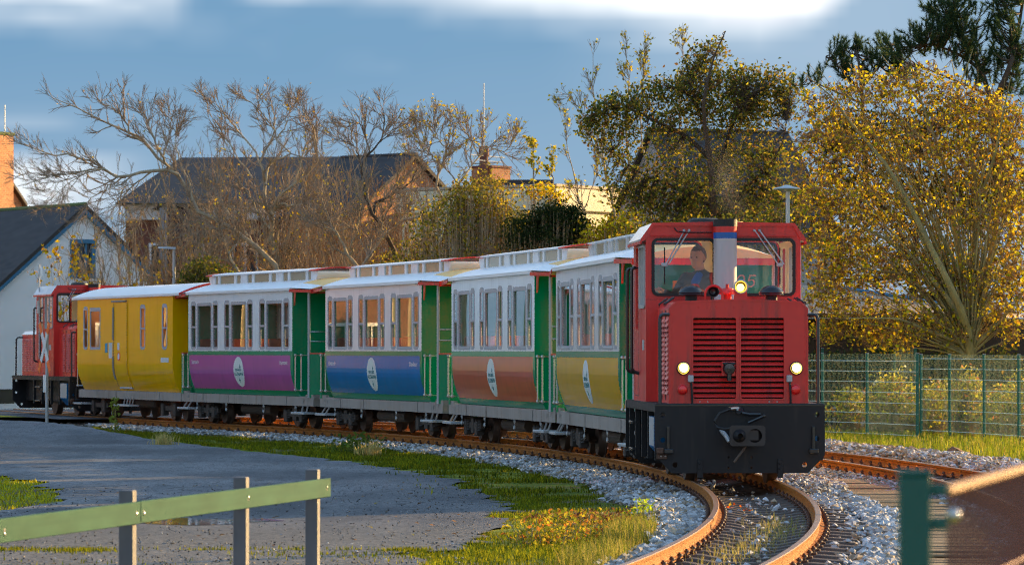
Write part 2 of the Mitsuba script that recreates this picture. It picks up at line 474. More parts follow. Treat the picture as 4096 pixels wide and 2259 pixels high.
RAIL = [(-.055, -.12), (.055, -.12), (.055, -.112), (.012, -.098), (.0075, -.085), (.0075, -.040), (.027, -.030), (.029, -.007), (.022, -.0005), (-.022, -.0005), (-.029, -.007), (-.027, -.030), (-.0075, -.040), (-.0075, -.085), (-.012, -.098), (-.055, -.112)]


def sheet(poly, z, step=None, zf=None):
    """A polygon as a flat sheet (or one that follows zf(x, y))."""
    if step:
        x0, y0, x1, y1 = poly.bounds
        cells = []
        for a in np.arange(math.floor(x0 / step) * step, x1, step):
            for b in np.arange(math.floor(y0 / step) * step, y1, step):
                c = poly.intersection(sbox(a, b, a + step, b + step))
                for g in getattr(c, 'geoms', [c]):
                    if g.geom_type == 'Polygon' and g.area > 1e-6:
                        cells.append(g)
    else:
        cells = list(getattr(poly, 'geoms', [poly]))
    mb = MB()
    for g in cells:
        v2, f = trimesh.creation.triangulate_polygon(g, engine='earcut')
        v2 = np.asarray(v2)
        zz = zf(v2[:, 0], v2[:, 1]) if zf else np.full(len(v2), z)
        # normals up
        f = np.asarray(f)
        a, b, c = v2[f[:, 0]], v2[f[:, 1]], v2[f[:, 2]]
        flip = ((b - a)[:, 0] * (c - a)[:, 1] - (b - a)[:, 1] * (c - a)[:, 0]) < 0
        f[flip] = f[flip][:, ::-1]
        mb.add(np.column_stack([v2, zz]), f)
    return mb


# ground: one sheet to the horizon
GZ = -0.225
put(num('ground'), MB().add([[-3000, -400, GZ], [3000, -400, GZ], [3000, 5000, GZ], [-3000, 5000, GZ]], [[0, 1, 2], [0, 2, 3]]), 'earth_grass')
labels['ground'] = {'label': 'mossy grass and bare earth around the tracks and buildings', 'kind': 'structure'}

# asphalt yard in front of the train
ASPH = [(-40, 22.0), (-1.6, 22.0), (-.9, 31.0), (-.52, 32.1), (-.30, 34.2), (-.12, 36.6), (-.10, 38.9), (-.12, 41.5), (-.22, 43.6), (-.45, 46.2), (-.85, 49.6), (-1.5, 53.4), (-2.3, 56.6), (-3.3, 59.8), (-4.4, 63.2), (-5.6, 67.4), (-7.2, 71.6), (-8.9, 76.4), (-10.4, 79.8), (-11.6, 81.2), (-12.3, 86.6), (-60, 108), (-60, 22)]
_wob = np.random.default_rng(3)
_pts = []
for a, b in zip(ASPH[2:19], ASPH[3:20]):
    for t in np.linspace(0, 1, 9)[:-1]:
        p = np.array(a) * (1 - t) + np.array(b) * t
        w = 0.12 if p[1] < 60 else 0.06
        _pts.append((p[0] + _wob.normal(0, w), p[1] + _wob.normal(0, w * 2)))
_yard = Polygon(ASPH[:2] + _pts + ASPH[19:]).buffer(0)
_il = LineString([(-40, 39.8), (-5.5, 39.9), (-5.15, 41.2), (-5.2, 43.5), (-5.6, 46.0), (-6.4, 49.0), (-7.5, 52.3), (-9, 55), (-40, 56)]).segmentize(.4)
_island = Polygon([(x + _wob.normal(0, .12), y + _wob.normal(0, .3)) for x, y in _il.coords]).buffer(0)
_yard = _yard.difference(_island)


def asph_z(x, y):
    return -0.205 + 0.20 * sstep(66, 80, y + (-x - 7) * 0.35)


put(num('asphalt_yard'), sheet(_yard, -0.205, 2.0, asph_z), 'asphalt')
labels['asphalt_yard'] = {'label': 'worn grey asphalt yard with long shadows beside the track', 'kind': 'structure'}
put(num('puddle'), sheet(Polygon([(-3.75, 37.2), (-3.4, 36.8), (-3.1, 36.6), (-2.8, 36.75), (-2.65, 37.2), (-2.35, 37.5), (-2.5, 37.8), (-3.0, 37.7), (-3.3, 38.0), (-3.6, 37.7)]).buffer(.08), -0.2008), 'puddle_water')
labels['puddle'] = {'label': 'shallow puddle on the asphalt behind the green board fence', 'kind': 'structure'}

# level crossing: the yard's asphalt meets the rails, a road behind
_sr = np.arange(44, 58.01, 1.0)
_a, _b = path_pts(_sr, -1.8, 0)[:, :2], path_pts(_sr, 8.0, 0)[:, :2]
put(num('crossing_road'), sheet(Polygon(np.vstack([_a, _b[::-1]])), -0.022), 'asphalt')
labels['crossing_road'] = {'label': 'asphalt road of the level crossing around the far rails', 'kind': 'structure'}

# ballast beds: a low bank under each track
_s1 = np.arange(-17, 46.01, 0.5)
v, q = sweep([(-1.25, -.24), (1.55, -.24), (1.40, -.195), (.95, -.225), (-.88, -.225), (-1.0, -.215)][::-1], _s1, 0.0)
mb = MB().add(v, q[:, ::-1])
v, q = sweep([(-1.0, -.232), (2.0, -.232), (1.5, -.09), (1.0, -.05), (.80, -.15), (-.85, -.18)][::-1], _s1 - 1, 2.87)
put(num('ballast_bed'), mb.add(v, q[:, ::-1]), 'ballast_base')
labels['ballast_bed'] = {'label': 'grey ballast bed carrying the two curving tracks', 'kind': 'structure'}

# rails, sleepers, clips
TIE = 0.55


def sleeper_mesh(half=0.86, mid=True):
    xs = np.array([-half - .03, -half + .03, -.62, -.40, -.33, -.17, .17, .33, .40, .62, half - .03, half + .03])
    zt = np.array([-.215, -.14, -.124, -.124, -.128, -.158, -.158, -.128, -.124, -.124, -.14, -.215])
    if not mid:
        zt = np.where(np.abs(xs) < .65, -.124, zt)
    sec = np.array([(-.105, -.075), (-.062, -.004), (-.05, 0), (.05, 0), (.062, -.004), (.105, -.075)])
    v = np.stack([np.repeat(xs[:, None], 6, 1), np.repeat(sec[None, :, 0], len(xs), 0), zt[:, None] + sec[None, :, 1]], -1).reshape(-1, 3)
    i, j = np.meshgrid(np.arange(len(xs) - 1), np.arange(5), indexing='ij')
    q = np.stack([i * 6 + j, (i + 1) * 6 + j, (i + 1) * 6 + j + 1, i * 6 + j + 1], -1).reshape(-1, 4)
    mb = MB().add(v, q[:, ::-1])
    k = (len(xs) - 1) * 6
    mb.f.append(np.array([[0, j + 1, j] for j in range(1, 5)]))
    mb.f.append(np.array([[k, k + j, k + j + 1] for j in range(1, 5)]))
    return mb


def clip_mesh(side):
    """One spring clip with its bolt, at the rail foot; side is +1 to the right of the rail."""
    mb = MB()
    mb.box((side * .045, -.035, -.124), (side * .105, .035, -.108), .004)
    a = np.linspace(0, math.pi, 7)
    mb.tube(np.stack([side * (.062 + .034 * np.sin(a)), -.034 * np.cos(a) * 1.15, -.103 + .028 * np.sin(a)], -1), .0085, 5)
    mb.cyl((side * .075, 0, -.11), (side * .075, 0, -.055), .011, 6)
    mb.cyl((side * .075, 0, -.085), (side * .075, 0, -.067), .02, 6)
    return mb


_sl = shape(sleeper_mesh(), 'sleeper_steel')
for trk, (off, s0, s1, label) in enumerate([(0.0, -16.6, 58, 'rusty narrow gauge track curving under the train from the foreground'), (2.87, -15, 58, 'second rusty track curving behind the train on the right')]):
    tk = thing('railway_track', label, 'railway track', 'the two curving railway tracks')
    for r in (-1, 1):
        v, q = sweep(RAIL, np.arange(s0 - 1, s1, 0.5), off + r * 0.48)
        k = part(tk, 'rail', MB().add(v, q), 'rail_rust', smooth=35)
        v, q = sweep([(-.024, .0), (.024, .0), (.0265, -.004), (-.0265, -.004)], np.arange(s0 - 1, s1, 0.5), off + r * 0.48)
        part(k, 'running_surface', MB().add(v, q[:, ::-1]), 'rail_head')
    cl = {(r, sd): shape(clip_mesh(sd), 'clip_rust') for r in (0,) for sd in (-1, 1)}
    rest = MB()
    cm = {sd: clip_mesh(sd).mesh() for sd in (-1, 1)}
    ss = np.arange(s0, 44.5, TIE)
    for i, s in enumerate(ss):
        x, y, h = (float(a) for a in track(s, off))
        M = pose(x, y, h)
        k = part(tk, 'sleeper', _sl, 'sleeper_steel', M)
        near = (y < 49.5) if trk == 0 else (44 < y < 58)
        for r in (-1, 1):
            for sd in (-1, 1):
                Mc = M @ pose(r * .48, 0, 0)
                if near and i < 70:
                    part(k, 'rail_clip', cl[(0, sd)], 'clip_rust', Mc)
                else:
                    rest.tm(cm[sd], Mc)
    part(tk, 'far_rail_clips', rest, 'clip_rust', kind='stuff', label='rusty rail clips too small to tell apart')


# ballast stones
def rocks(P, size, color, seed, flat=0.72):
    """Angular stones at P (N, 3): skewed octahedra with chipped tips, 14 triangles."""
    g = np.random.default_rng(seed)
    N = len(P)
    base = np.array([[1, .15, .1], [-.2, 1, .0], [-1, -.1, .1], [.1, -1, 0], [.35, .3, .8], [-.4, -.25, .75], [.1, .0, -1]], float)
    F = np.array([[0, 1, 4], [1, 2, 5], [1, 5, 4], [2, 3, 5], [3, 0, 4], [3, 4, 5], [1, 0, 6], [2, 1, 6], [3, 2, 6], [0, 3, 6]])
    v = base[None] * (1 + g.normal(0, .22, (N, 7, 3)))
    a, b = g.uniform(0, 2 * math.pi, N), g.normal(0, .5, N)
    v = v * (size[:, None, None] * 0.5) * np.array([1, 1, flat])
    ca, sa, cb, sb = np.cos(a), np.sin(a), np.cos(b), np.sin(b)
    Rz = np.stack([np.stack([ca, -sa, 0 * a], -1), np.stack([sa, ca, 0 * a], -1), np.stack([0 * a, 0 * a, 1 + 0 * a], -1)], 1)
    Rx = np.stack([np.stack([1 + 0 * b, 0 * b, 0 * b], -1), np.stack([0 * b, cb, -sb], -1), np.stack([0 * b, sb, cb], -1)], 1)
    v = np.einsum('nij,nkj->nki', Rz @ Rx, v) + P[:, None]
    f = (F[None] + (np.arange(N) * 7)[:, None, None]).reshape(-1, 3)
    c = np.repeat(color[:, None], 7, 1).reshape(-1, 3)
    return v.reshape(-1, 3), f, c


def stone_color(g, n, warm=0.25):
    t = g.uniform(0, 1, n)[:, None]
    grey = np.array([.42, .435, .45]) * (0.5 + 0.9 * g.uniform(0, 1, n) ** 1.3)[:, None]
    tan = np.array([.36, .28, .19]) * (0.5 + 0.8 * g.uniform(0, 1, n))[:, None]
    c = np.where(t < warm, tan, grey)
    return np.where(g.uniform(0, 1, n)[:, None] < .05, c * 1.45, c).clip(.03, .75)


def lay_stones(n, s0, s1, o0, o1, zf, off, seed, size=(.035, .075), warm=.25, tint=None):
    g = np.random.default_rng(seed)
    s, o = g.uniform(s0, s1, n), g.uniform(o0, o1, n)
    keep = np.ones(n, bool)
    x, y, _ = track(s, off + o)
    z = zf(s, o, g)
    keep &= np.isfinite(z)
    sz = g.uniform(0, 1, n) ** 1.6 * (size[1] - size[0]) + size[0]
    P = np.stack([x, y, z + sz * .12], -1)[keep]
    c = stone_color(g, n, warm)
    if tint is not None:
        c = tint(s, o, c)
    return rocks(P, sz[keep], c[keep], seed + 1)


def bed_z(s, o, g):
    """Stones lie between the sleepers, thinner over them; none in the rails."""
    z = np.where(np.abs(o) < .95, np.where(s < 5, -.222, -.20), -.21)
    z = z + g.uniform(0, .03, len(s))
    ph = np.abs(((s + 16.6) / TIE + .5) % 1 - .5) * TIE
    on = (ph < .11) & (np.abs(o) < .88)
    z = np.where(on & (g.uniform(0, 1, len(s)) < .93), np.nan, np.where(on, -.135, z))
    inside = np.abs(o) < .42
    z = np.where(inside & (np.abs(o) > .2) & (g.uniform(0, 1, len(s)) < .6), np.nan, z)
    rail = np.abs(np.abs(o) - .48) < .13
    return np.where(rail & (g.uniform(0, 1, len(s)) < .9), np.nan, z)


def heap_left(s, o, g):
    """A loose shoulder left of the track, ragged towards the grass."""
    edge = np.where(s < 0, np.interp(s, [-16, -8, -3, 0], [-.98, -1.02, -1.25, -1.45]), np.interp(s, [0, 8, 20, 35, 46], [-1.45, -1.6, -1.55, -1.45, -1.4]))
    edge = edge + .22 * (meshkit.noise(np.stack([s * 1.1, s * 0, s * 0], -1), 5) - .5)
    bare = g.uniform(0, 1, len(s)) < np.clip((o - edge) / .25, 0, 1)
    z = np.interp(o, [-1.6, -1.2, -.9, -.6], [-.215, -.185, -.17, -.17]) + g.uniform(-.015, .035, len(s))
    bare = bare | ((o > -.9) & (s < 2) & (g.uniform(0, 1, len(s)) < .85))
    return np.where(bare, z, np.nan)


def heap_right(s, o, g):
    z = np.interp(o, [.62, .9, 1.1, 1.3, 1.75], [-.20, -.18, -.14, -.13, -.19]) + g.uniform(-.02, .035, len(s))
    z = np.where((o < .95) & (s < -2) & (g.uniform(0, 1, len(s)) < .8), np.nan, z)
    ph = np.abs(((s + 16.6) / TIE + .5) % 1 - .5) * TIE
    near = np.interp(s, [-16, -6, -2], [1, 1, 0])
    on = (ph < .10) & (o < .84)
    z = np.where(on & (g.uniform(0, 1, len(s)) < .9 * near), np.nan, z)
    lim = np.interp(s, [-16, -12, -9, -4, 0, 6], [1.05, 1.30, 1.42, 1.35, 1.1, 1.7]) + .18 * (meshkit.noise(np.stack([s * 1.3, s * 0, s * 0], -1), 9) - .5)
    return np.where(o < lim, z, np.nan)


def heap_far(s, o, g):
    z = np.interp(o, [.58, .8, 1.0, 1.4, 1.9], [-.13, -.03, .03, .02, -.2]) + g.uniform(-.03, .045, len(s)) + .05 * (meshkit.noise(np.stack([s * .9, o * 2, o * 0], -1), 2) - .5)
    return z


def between_z(s, o, g):
    return np.interp(o, [-1.0, -.7, -.5], [-.2, -.15, -.15]) + g.uniform(-.02, .03, len(s))


mb = MB()
mb.add(*lay_stones(15000, -16.5, 6, -.95, .95, bed_z, 0.0, 11, (.03, .085)))
mb.add(*lay_stones(9000, 6, 45, -.95, .95, bed_z, 0.0, 12, (.045, .085)))
mb.add(*lay_stones(12000, -16.5, 4, -1.7, -.58, heap_left, 0.0, 13, (.035, .105), .2))
mb.add(*lay_stones(16000, 4, 46, -1.9, -.58, heap_left, 0.0, 14, (.045, .095), .12))
mb.add(*lay_stones(16000, -16.5, 5, .60, 1.75, heap_right, 0.0, 15, (.035, .105), .15))
mb.add(*lay_stones(7000, 5, 44, .60, 1.75, heap_right, 0.0, 16, (.05, .09), .3))
mb.add(*lay_stones(7000, -6, 40, -.95, .95, bed_z, 2.87, 17, (.045, .085), .4))
mb.add(*lay_stones(16000, -8, 22, .60, 1.85, heap_far, 2.87, 18, (.05, .11), .42))
mb.add(*lay_stones(6000, 22, 46, .60, 1.85, heap_far, 2.87, 20, (.06, .11), .42))
mb.add(*lay_stones(6500, -12, 22, -1.15, -.55, between_z, 2.87, 19, (.04, .085), .3, lambda s, o, c: np.where((np.abs(s - 1.5) < 2.2)[:, None], c * np.array([.95, .72, .82]), c)))
gst = np.random.default_rng(40)
_n = 900
_px, _py = gst.uniform(-7, -.4, _n), gst.uniform(29.0, 33.5, _n)
mb.add(*rocks(np.stack([_px, _py, np.full(_n, -.212)], -1), gst.uniform(.015, .05, _n), stone_color(gst, _n, .4) * .7, 41))
_n = 3000
_px, _py = gst.uniform(-7, .1, _n), 29.5 + 18 * gst.uniform(0, 1, _n) ** 1.6
_ok = shapely.contains_xy(_yard, _px, _py)
mb.add(*rocks(np.stack([_px, _py, np.full(_n, -.200)], -1)[_ok], gst.uniform(.010, .026, _n)[_ok], (stone_color(gst, _n, .3) * gst.choice([.12, .35, .6], (_n, 1)))[_ok], 43))
put(num('ballast_gravel'), mb, 'stone')
labels['ballast_gravel'] = {'label': 'loose grey and tan ballast stones around the rails', 'category': 'gravel', 'kind': 'stuff'}

# boardwalk of cross planks between the tracks
bw = thing('timber_boardwalk', 'weathered brown plank walkway half buried in stones between the two tracks', 'boardwalk')
gp = np.random.default_rng(5)
_pl = shape(MB().box((-.52, -.098, -.03), (.52, .098, .0), .012), 'plank_wood')
for s in np.arange(-14.5, 6.5, .23):
    x, y, h = (float(a) for a in track(s, 1.62))
    part(bw, 'plank', _pl, 'plank_wood', pose(x + gp.normal(0, .02), y, h + gp.normal(0, .012), -.135 + gp.normal(0, .009)))

mat('boulder_brown', (0.20, 0.11, 0.06), 0.85)
_c = W(2402, 1124, 61.0)
put(thing('boulder', 'single brown boulder lying in grass behind the stone heap', 'boulder'), MB().hull([_c + np.array([0, 0, -.06]) + .58 * np.array(q) for q in ((-.28, .1, -.16), (-.30, -.1, -.14), (-.26, 0, .0), (-.08, .02, .13), (.05, -.12, .06), (.30, .0, -.04), (.31, -.1, -.15), (.2, .2, -.15), (.1, .15, .08))]), 'boulder_brown')
# ------------------------------------------------------------------ locomotives
def arc_pipe(pts, r, sides=8, seg=5, rad=.08):
    """A pipe through pts with rounded bends."""
    p = [np.asarray(a, float) for a in pts]
    out = [p[0]]
    for a, b, c in zip(p[:-2], p[1:-1], p[2:]):
        u, w = (a - b), (c - b)
        lu, lw = np.linalg.norm(u), np.linalg.norm(w)
        k = min(rad, lu * .45, lw * .45)
        s, e = b + u / lu * k, b + w / lw * k
        for t in np.linspace(0, 1, seg):
            out.append((1 - t) ** 2 * s + 2 * t * (1 - t) * b + t * t * e)
    out.append(p[-1])
    return MB().tube(out, r, sides)


def louvre_rows(x, side, ys, zs, w=.07, h=.045, d=.028):
    mb = MB()
    for y in ys:
        for z in zs:
            o = side * d
            v = [[x, y - w / 2, z + h / 2], [x, y + w / 2, z + h / 2], [x + o, y - w / 2, z - h / 2], [x + o, y + w / 2, z - h / 2], [x, y - w / 2, z - h / 2], [x, y + w / 2, z - h / 2]]
            mb.add(v, [[0, 1, 3], [0, 3, 2], [0, 2, 4], [1, 5, 3], [2, 3, 5], [2, 5, 4]] if side > 0 else [[0, 3, 1], [0, 2, 3], [0, 4, 2], [1, 3, 5], [2, 5, 3], [2, 4, 5]])
    return mb


HOODX, HOODZ = .79, (.885, 2.06)


def hood_poly(w=HOODX, z0=.885, zt=2.06):
    return Polygon([(-w, z0), (w, z0), (w, zt - .09), (w - .085, zt - .012), (0, zt + .015), (-w + .085, zt - .012), (-w, zt - .09)])


def front_edge():
    p = hood_poly(HOODX + .004, .885, 2.064)
    return p.difference(p.buffer(-.022))


def locomotive(name, label, M, lit, y_rear, driver_gap=True):
    t = thing(name, label, 'locomotive', 'red diesel locomotives of the train')
    P = lambda n, mb, m, **k: part(t, n, mb, m, M, **k)
    S = 35
    yc, yd = 1.65, 3.25       # cab front and back
    # hoods
    hood = MB()
    grid = [sbox(-.521, .945, -.024, 1.868), sbox(.024, .945, .521, 1.868)]
    front = hood_poly()
    for g in grid:
        front = front.difference(g.buffer(.012))
    hood.ext(front, .14, .165, 'xz')
    # shell: sides, top, with no front lid
    shell = hood_poly(HOODX - .006).difference(hood_poly(HOODX - .03, .80, 2.03))
    hood.ext(shell, .165, yc, 'xz')
    hood.ext(hood_poly(HOODX - .01).difference(hood_poly(HOODX - .16, .95, 1.95)), .40, .42, 'xz')
    hk = P('front_hood', hood, 'red_paint')
    # seams of the side doors
    sm = MB()
    for y in (.56, .98):
        sm.box((-HOODX - .002, y, .93), (-HOODX + .02, y + .008, 1.95))
        sm.box((HOODX - .02, y, .93), (HOODX + .002, y + .008, 1.95))
    part(hk, 'door_seam', sm, 'rubber', M)
    zs = np.linspace(1.02, 1.84, 16)
    part(hk, 'side_louvres', louvre_rows(-HOODX + .006, -1, (.26, .36, .46, .68, .78, .88, 1.1, 1.2), zs).add(*louvre_flat(HOODX - .006, (.26, .36, .46, .68, .78, .88, 1.1, 1.2), zs)), 'louvre_red', M, kind='stuff')
    # grille
    gk = P('radiator_grille', MB().box((-.53, .30, .93), (.53, .31, 1.88)), 'rubber')
    fr = MB()
    for g in grid:
        fr.ext(g.buffer(.011, join_style=1, quad_segs=4).difference(rr(g.bounds[0] + .004, g.bounds[1] + .004, g.bounds[2] - .004, g.bounds[3] - .004, .02)), .132, .16, 'xz')
    part(gk, 'grille_frame', fr, 'red_paint', M)
    n = 15
    for g in grid:
        x0, x1 = g.bounds[0], g.bounds[2]
        for i in range(n):
            z = .965 + (1.868 - .965) * i / n
            v = [[x0, .148, z + .002], [x0, .178, z + .036], [x0, .184, z + .034], [x0, .156, z - .004]]
            v = v + [[x1] + q[1:] for q in v]
            part(gk, 'slat', MB().add(v, [[0, 4, 5], [0, 5, 1], [3, 2, 6], [3, 6, 7], [0, 3, 7], [0, 7, 4], [1, 5, 6], [1, 6, 2], [0, 1, 2], [0, 2, 3], [4, 7, 6], [4, 6, 5]]), 'red_paint', M)
    # lamps
    for x in (-.63, .655):
        k = P('headlight', MB().lathe([(.0, .03), (.05, .03), (.074, .012), (.078, -.01), (.074, -.03), (.066, -.034), (.064, -.02)][::-1], (x, .13, 1.292), 'y', 24), 'black_gloss', smooth=S)
        refl = MB().lathe([(.065, -.016), (.055, .005), (.03, .02), (.0, .026)][::-1], (x, .13, 1.292), 'y', 24)
        if lit:
            part(k, 'reflector', MB().lathe([(.065, -.016), (.055, .0), (.036, .012), (.0, .016)][::-1], (x, .128, 1.292), 'y', 24), 'lamp_reflector', M, smooth=S)
            lens = shape(MB().lathe([(.0, -.014), (.03, -.012), (.050, -.006)], (x + .004, .128, 1.297), 'y', 20), 'lamp_lit', True)
            lens['emitter'] = {'type': 'area', 'radiance': rgb((.30, .26, .12))}
            part(k, 'lens', lens, None, M, label='lit yellow-white headlight lens')
        else:
            part(k, 'lens', refl, 'lamp_reflector', M, smooth=S)
        k = P('tail_lamp', MB().lathe([(.062, .0), (.062, -.018), (.054, -.022)], (x - .008, .14, 1.052), 'y', 20), 'red_paint', smooth=S)
        part(k, 'lens', MB().lathe([(.054, -.018), (.05, -.034), (.03, -.046), (.0, -.05)][::-1], (x - .008, .14, 1.052), 'y', 20), 'tail_red', M, smooth=True, label='round red tail lamp lens')
    for x in (-.548, .575):
        k = P('lamp_junction', MB().box((x - .032, .08, 1.135), (x + .032, .14, 1.215), .008), 'galvanised')
        part(k, 'cable', MB().tube([(x + .005, .11, 1.14), (x + .012, .105, 1.03), (x + .018, .12, .89)], .013, 6), 'rubber', M, smooth=S)
    k = P('coupling_socket', MB().box((-.195, .10, 1.205), (-.04, .14, 1.37), .004), 'red_paint')
    part(k, 'socket_cap', MB().lathe([(.0, -.085), (.058, -.08), (.07, -.055), (.07, .0)][::-1], (-.115, .11, 1.288), 'y', 18).box((-.19, .05, 1.33), (-.04, .08, 1.36), .01).cyl((-.115, .06, 1.235), (-.115, .06, 1.15), .028, 10), 'black_gloss', M, smooth=S)
    rv = MB()
    for z in np.linspace(.98, 1.9, 12):
        for x in (-.755, .755):
            rv.ball((x, .139, z), .008, 4)
    for x in np.linspace(-.66, .66, 14):
        rv.ball((x, .139, 1.985), .008, 4)
    part(hk, 'rivets', rv, 'red_paint', M, kind='stuff')
    part(hk, 'front_flange', MB().ext(front_edge(), .128, .1395, 'xz'), 'red_paint', M)
    for y in (.30, .72, 1.14):
        for z in (1.12, 1.72):
            part(hk, 'hinge', MB().cyl((-HOODX - .004, y, z - .05), (-HOODX - .004, y, z + .05), .013, 6), 'dark_red_paint', M)
    bt = MB()
    for x in (-.44, -.35, .35, .44):
        bt.ball((x, .14, .912), .011, 5)
    P('bolt', bt, 'steel', smooth=S)
    # hood top fittings
    for x in (-.47, .46):
        k = P('air_intake', MB().cyl((x, .80, 2.05), (x, .80, 2.15), .068, 18), 'black_paint', smooth=S)
        part(k, 'intake_cap', MB().lathe([(.0, .245), (.06, .237), (.11, .212), (.14, .175), (.147, .16), (.14, .15), (.147, .142), (.140, .127), (.07, .122), (.0, .122)][::-1], (x, .80, 2.0), 'z', 28), 'black_gloss', M, smooth=40)
    k = P('horn', MB().lathe([(.028, .25), (.03, .10), (.04, .03), (.062, -.02), (.065, -.02), (.055, .0), (.03, .05), (.0, .06)], (-.215, .78, 2.17), 'y', 18).cyl((-.215, .9, 2.06), (-.215, .9, 2.15), .02), 'black_gloss', smooth=S)
    a = np.linspace(0, math.pi, 11)
    part(k, 'horn_guard', MB().tube([(-.215 + .10 * math.cos(q), .74, 2.14 + .10 * math.sin(q)) for q in a] + [(-.315, .74, 2.05)], .016, 6).tube([(-.115, .74, 2.14), (-.115, .74, 2.05)], .016, 6), 'red_paint', M, smooth=S)
    k = P('hood_valve', MB().lathe([(.0, .16), (.05, .155), (.13, .13), (.14, .10), (.14, .085), (.05, .08), (.045, .0)][::-1], (-.03, .98, 2.06), 'z', 18).cyl((-.03, .98, 2.2), (-.03, .98, 2.26), .02, 8), 'red_paint', smooth=S)
    k = P('top_headlight', MB().ext(Polygon([(.015, 2.05), (.175, 2.05), (.165, 2.20), (.025, 2.20)]), .72, .74, 'xz'), 'red_paint')
    part(k, 'lamp_housing', MB().lathe([(.0, .07), (.05, .065), (.078, .02), (.083, -.02), (.083, -.035), (.070, -.04), (.068, -.02)][::-1], (.092, .70, 2.225), 'y', 26), 'galvanised', M, smooth=S)
    if lit:
        part(k, 'reflector', MB().lathe([(.068, -.018), (.055, .0), (.03, .01), (.0, .014)][::-1], (.092, .698, 2.225), 'y', 24), 'lamp_reflector', M, smooth=S)
        lens = shape(MB().lathe([(.0, -.016), (.03, -.013), (.046, -.008)], (.088, .698, 2.215), 'y', 20), 'lamp_lit', True)
        lens['emitter'] = {'type': 'area', 'radiance': rgb((.26, .21, .04))}
        part(k, 'lens', lens, None, M, label='lit yellow lens of the top headlight')
    else:
        part(k, 'lens', MB().lathe([(.068, -.018), (.055, .0), (.03, .01), (.0, .014)][::-1], (.092, .698, 2.225), 'y', 24), 'lamp_reflector', M, smooth=S)
    for sx in (-1, 1):
        for y in (.42, .62, 1.2):
            P('hood_latch', MB().tube([(sx * .80, y, 1.985), (sx * .80, y, 2.03), (sx * .70, y + .01, 2.10)], .012, 6), 'black_gloss', smooth=S)
    # chimney
    yq = yc - .20
    k = P('chimney', MB().lathe([(.137, 2.02), (.137, 2.80)], (0, yq, 0), 'z', 28), 'silver_paint', smooth=True, label='tall silver exhaust stack with red and blue rings and a black rim')
    part(k, 'blue_ring', MB().lathe([(.137, 2.80), (.1385, 2.80), (.1385, 2.87), (.137, 2.87)], (0, yq, 0), 'z', 28), 'band_blue', M, smooth=S)
    part(k, 'red_ring', MB().lathe([(.137, 2.87), (.1385, 2.8701), (.1385, 2.94), (.137, 2.94)], (0, yq, 0), 'z', 28), 'red_paint', M, smooth=S)
    part(k, 'black_rim', MB().lathe([(.137, 2.94), (.142, 2.9402), (.142, 3.025), (.12, 3.025), (.12, 2.5), (0, 2.5)], (0, yq, 0), 'z', 28), 'rubber', M, smooth=S)
    # cab
    cw = .912
    cab_out = Polygon([(-cw, .885), (cw, .885), (cw, 2.80), (cw - .085, 2.955), (-cw + .085, 2.955), (-cw, 2.80)])
    wins = [rr(-.842, 2.135, -.095, 2.808, .075), rr(.085, 2.135, .848, 2.808, .075)]
    ck = P('cab', MB().ext(cab_out.difference(unary_union(wins)), yc, yc + .035, 'xz'), 'red_paint')
    part(ck, 'back_wall', MB().ext(cab_out.difference(unary_union(wins)), yd - .035, yd, 'xz'), 'red_paint', M)
    sides = MB()
    for sx in (-1, 1):
        w = unary_union([rr(yc + .10, 2.02, yc + .74, 2.72, .03), rr(yc + .98, 1.75, yc + 1.35, 2.72, .06)])
        sides.ext(sbox(yc + .035, .885, yd - .035, 2.80).difference(w), sx * cw, sx * (cw - .03), 'yz')
        k = part(ck, 'side_window', MB().ext(rr(yc + .07, 1.99, yc + .77, 2.75, .04).difference(rr(yc + .11, 2.03, yc + .73, 2.71, .03)), sx * (cw - .035), sx * (cw + .018), 'yz').box((sx * (cw - .01), yc + .405, 2.03), (sx * (cw + .012), yc + .435, 2.71)), 'galvanised', M)
        part(ck, 'side_pane', MB().add([[sx * (cw - .012), yc + .1, 2.02], [sx * (cw - .012), yc + .74, 2.02], [sx * (cw - .012), yc + .74, 2.72], [sx * (cw - .012), yc + .1, 2.72]], [[0, 1, 2], [0, 2, 3]]), 'pane_glass', M)
        part(ck, 'door_pane', MB().add([[sx * (cw - .02), yc + .98, 1.75], [sx * (cw - .02), yc + 1.35, 1.75], [sx * (cw - .02), yc + 1.35, 2.72], [sx * (cw - .02), yc + .98, 2.72]], [[0, 1, 2], [0, 2, 3]]), 'pane_glass', M)
        part(ck, 'door_seam', MB().ext(sbox(yc + .90, .95, yc + 1.43, 2.76).difference(sbox(yc + .908, .958, yc + 1.422, 2.752)), sx * (cw - .005), sx * (cw + .0015), 'yz'), 'rubber', M)
        for yy in (yc + .86, yc + 1.47):
            part(ck, 'grab_rail', arc_pipe([(sx * cw, yy, 2.48), (sx * (cw + .09), yy, 2.48), (sx * (cw + .09), yy, 1.25), (sx * cw, yy, 1.22)], .02, rad=.1), 'black_gloss', M, smooth=S)
        part(ck, 'maker_plate', MB().box((sx * cw, yc + .22, 1.50), (sx * (cw + .006), yc + .42, 1.62)), 'galvanised', M)
    part(ck, 'side_wall', sides, 'red_paint', M)
    lin = MB().ext(cab_out.buffer(-.045).difference(unary_union([w.buffer(.02) for w in wins])), yc + .04, yc + .055, 'xz').ext(cab_out.buffer(-.045).difference(unary_union([w.buffer(.02) for w in wins])), yd - .055, yd - .04, 'xz')
    lin.box((-cw + .05, yc + .06, 2.86), (cw - .05, yd - .06, 2.875)).box((-cw + .05, yc + .06, .90), (cw - .05, yd - .06, .93)).box((-cw + .035, yc + .06, .93), (-cw + .05, yd - .06, 1.7)).box((cw - .05, yc + .06, .93), (cw - .035, yd - .06, 1.7))
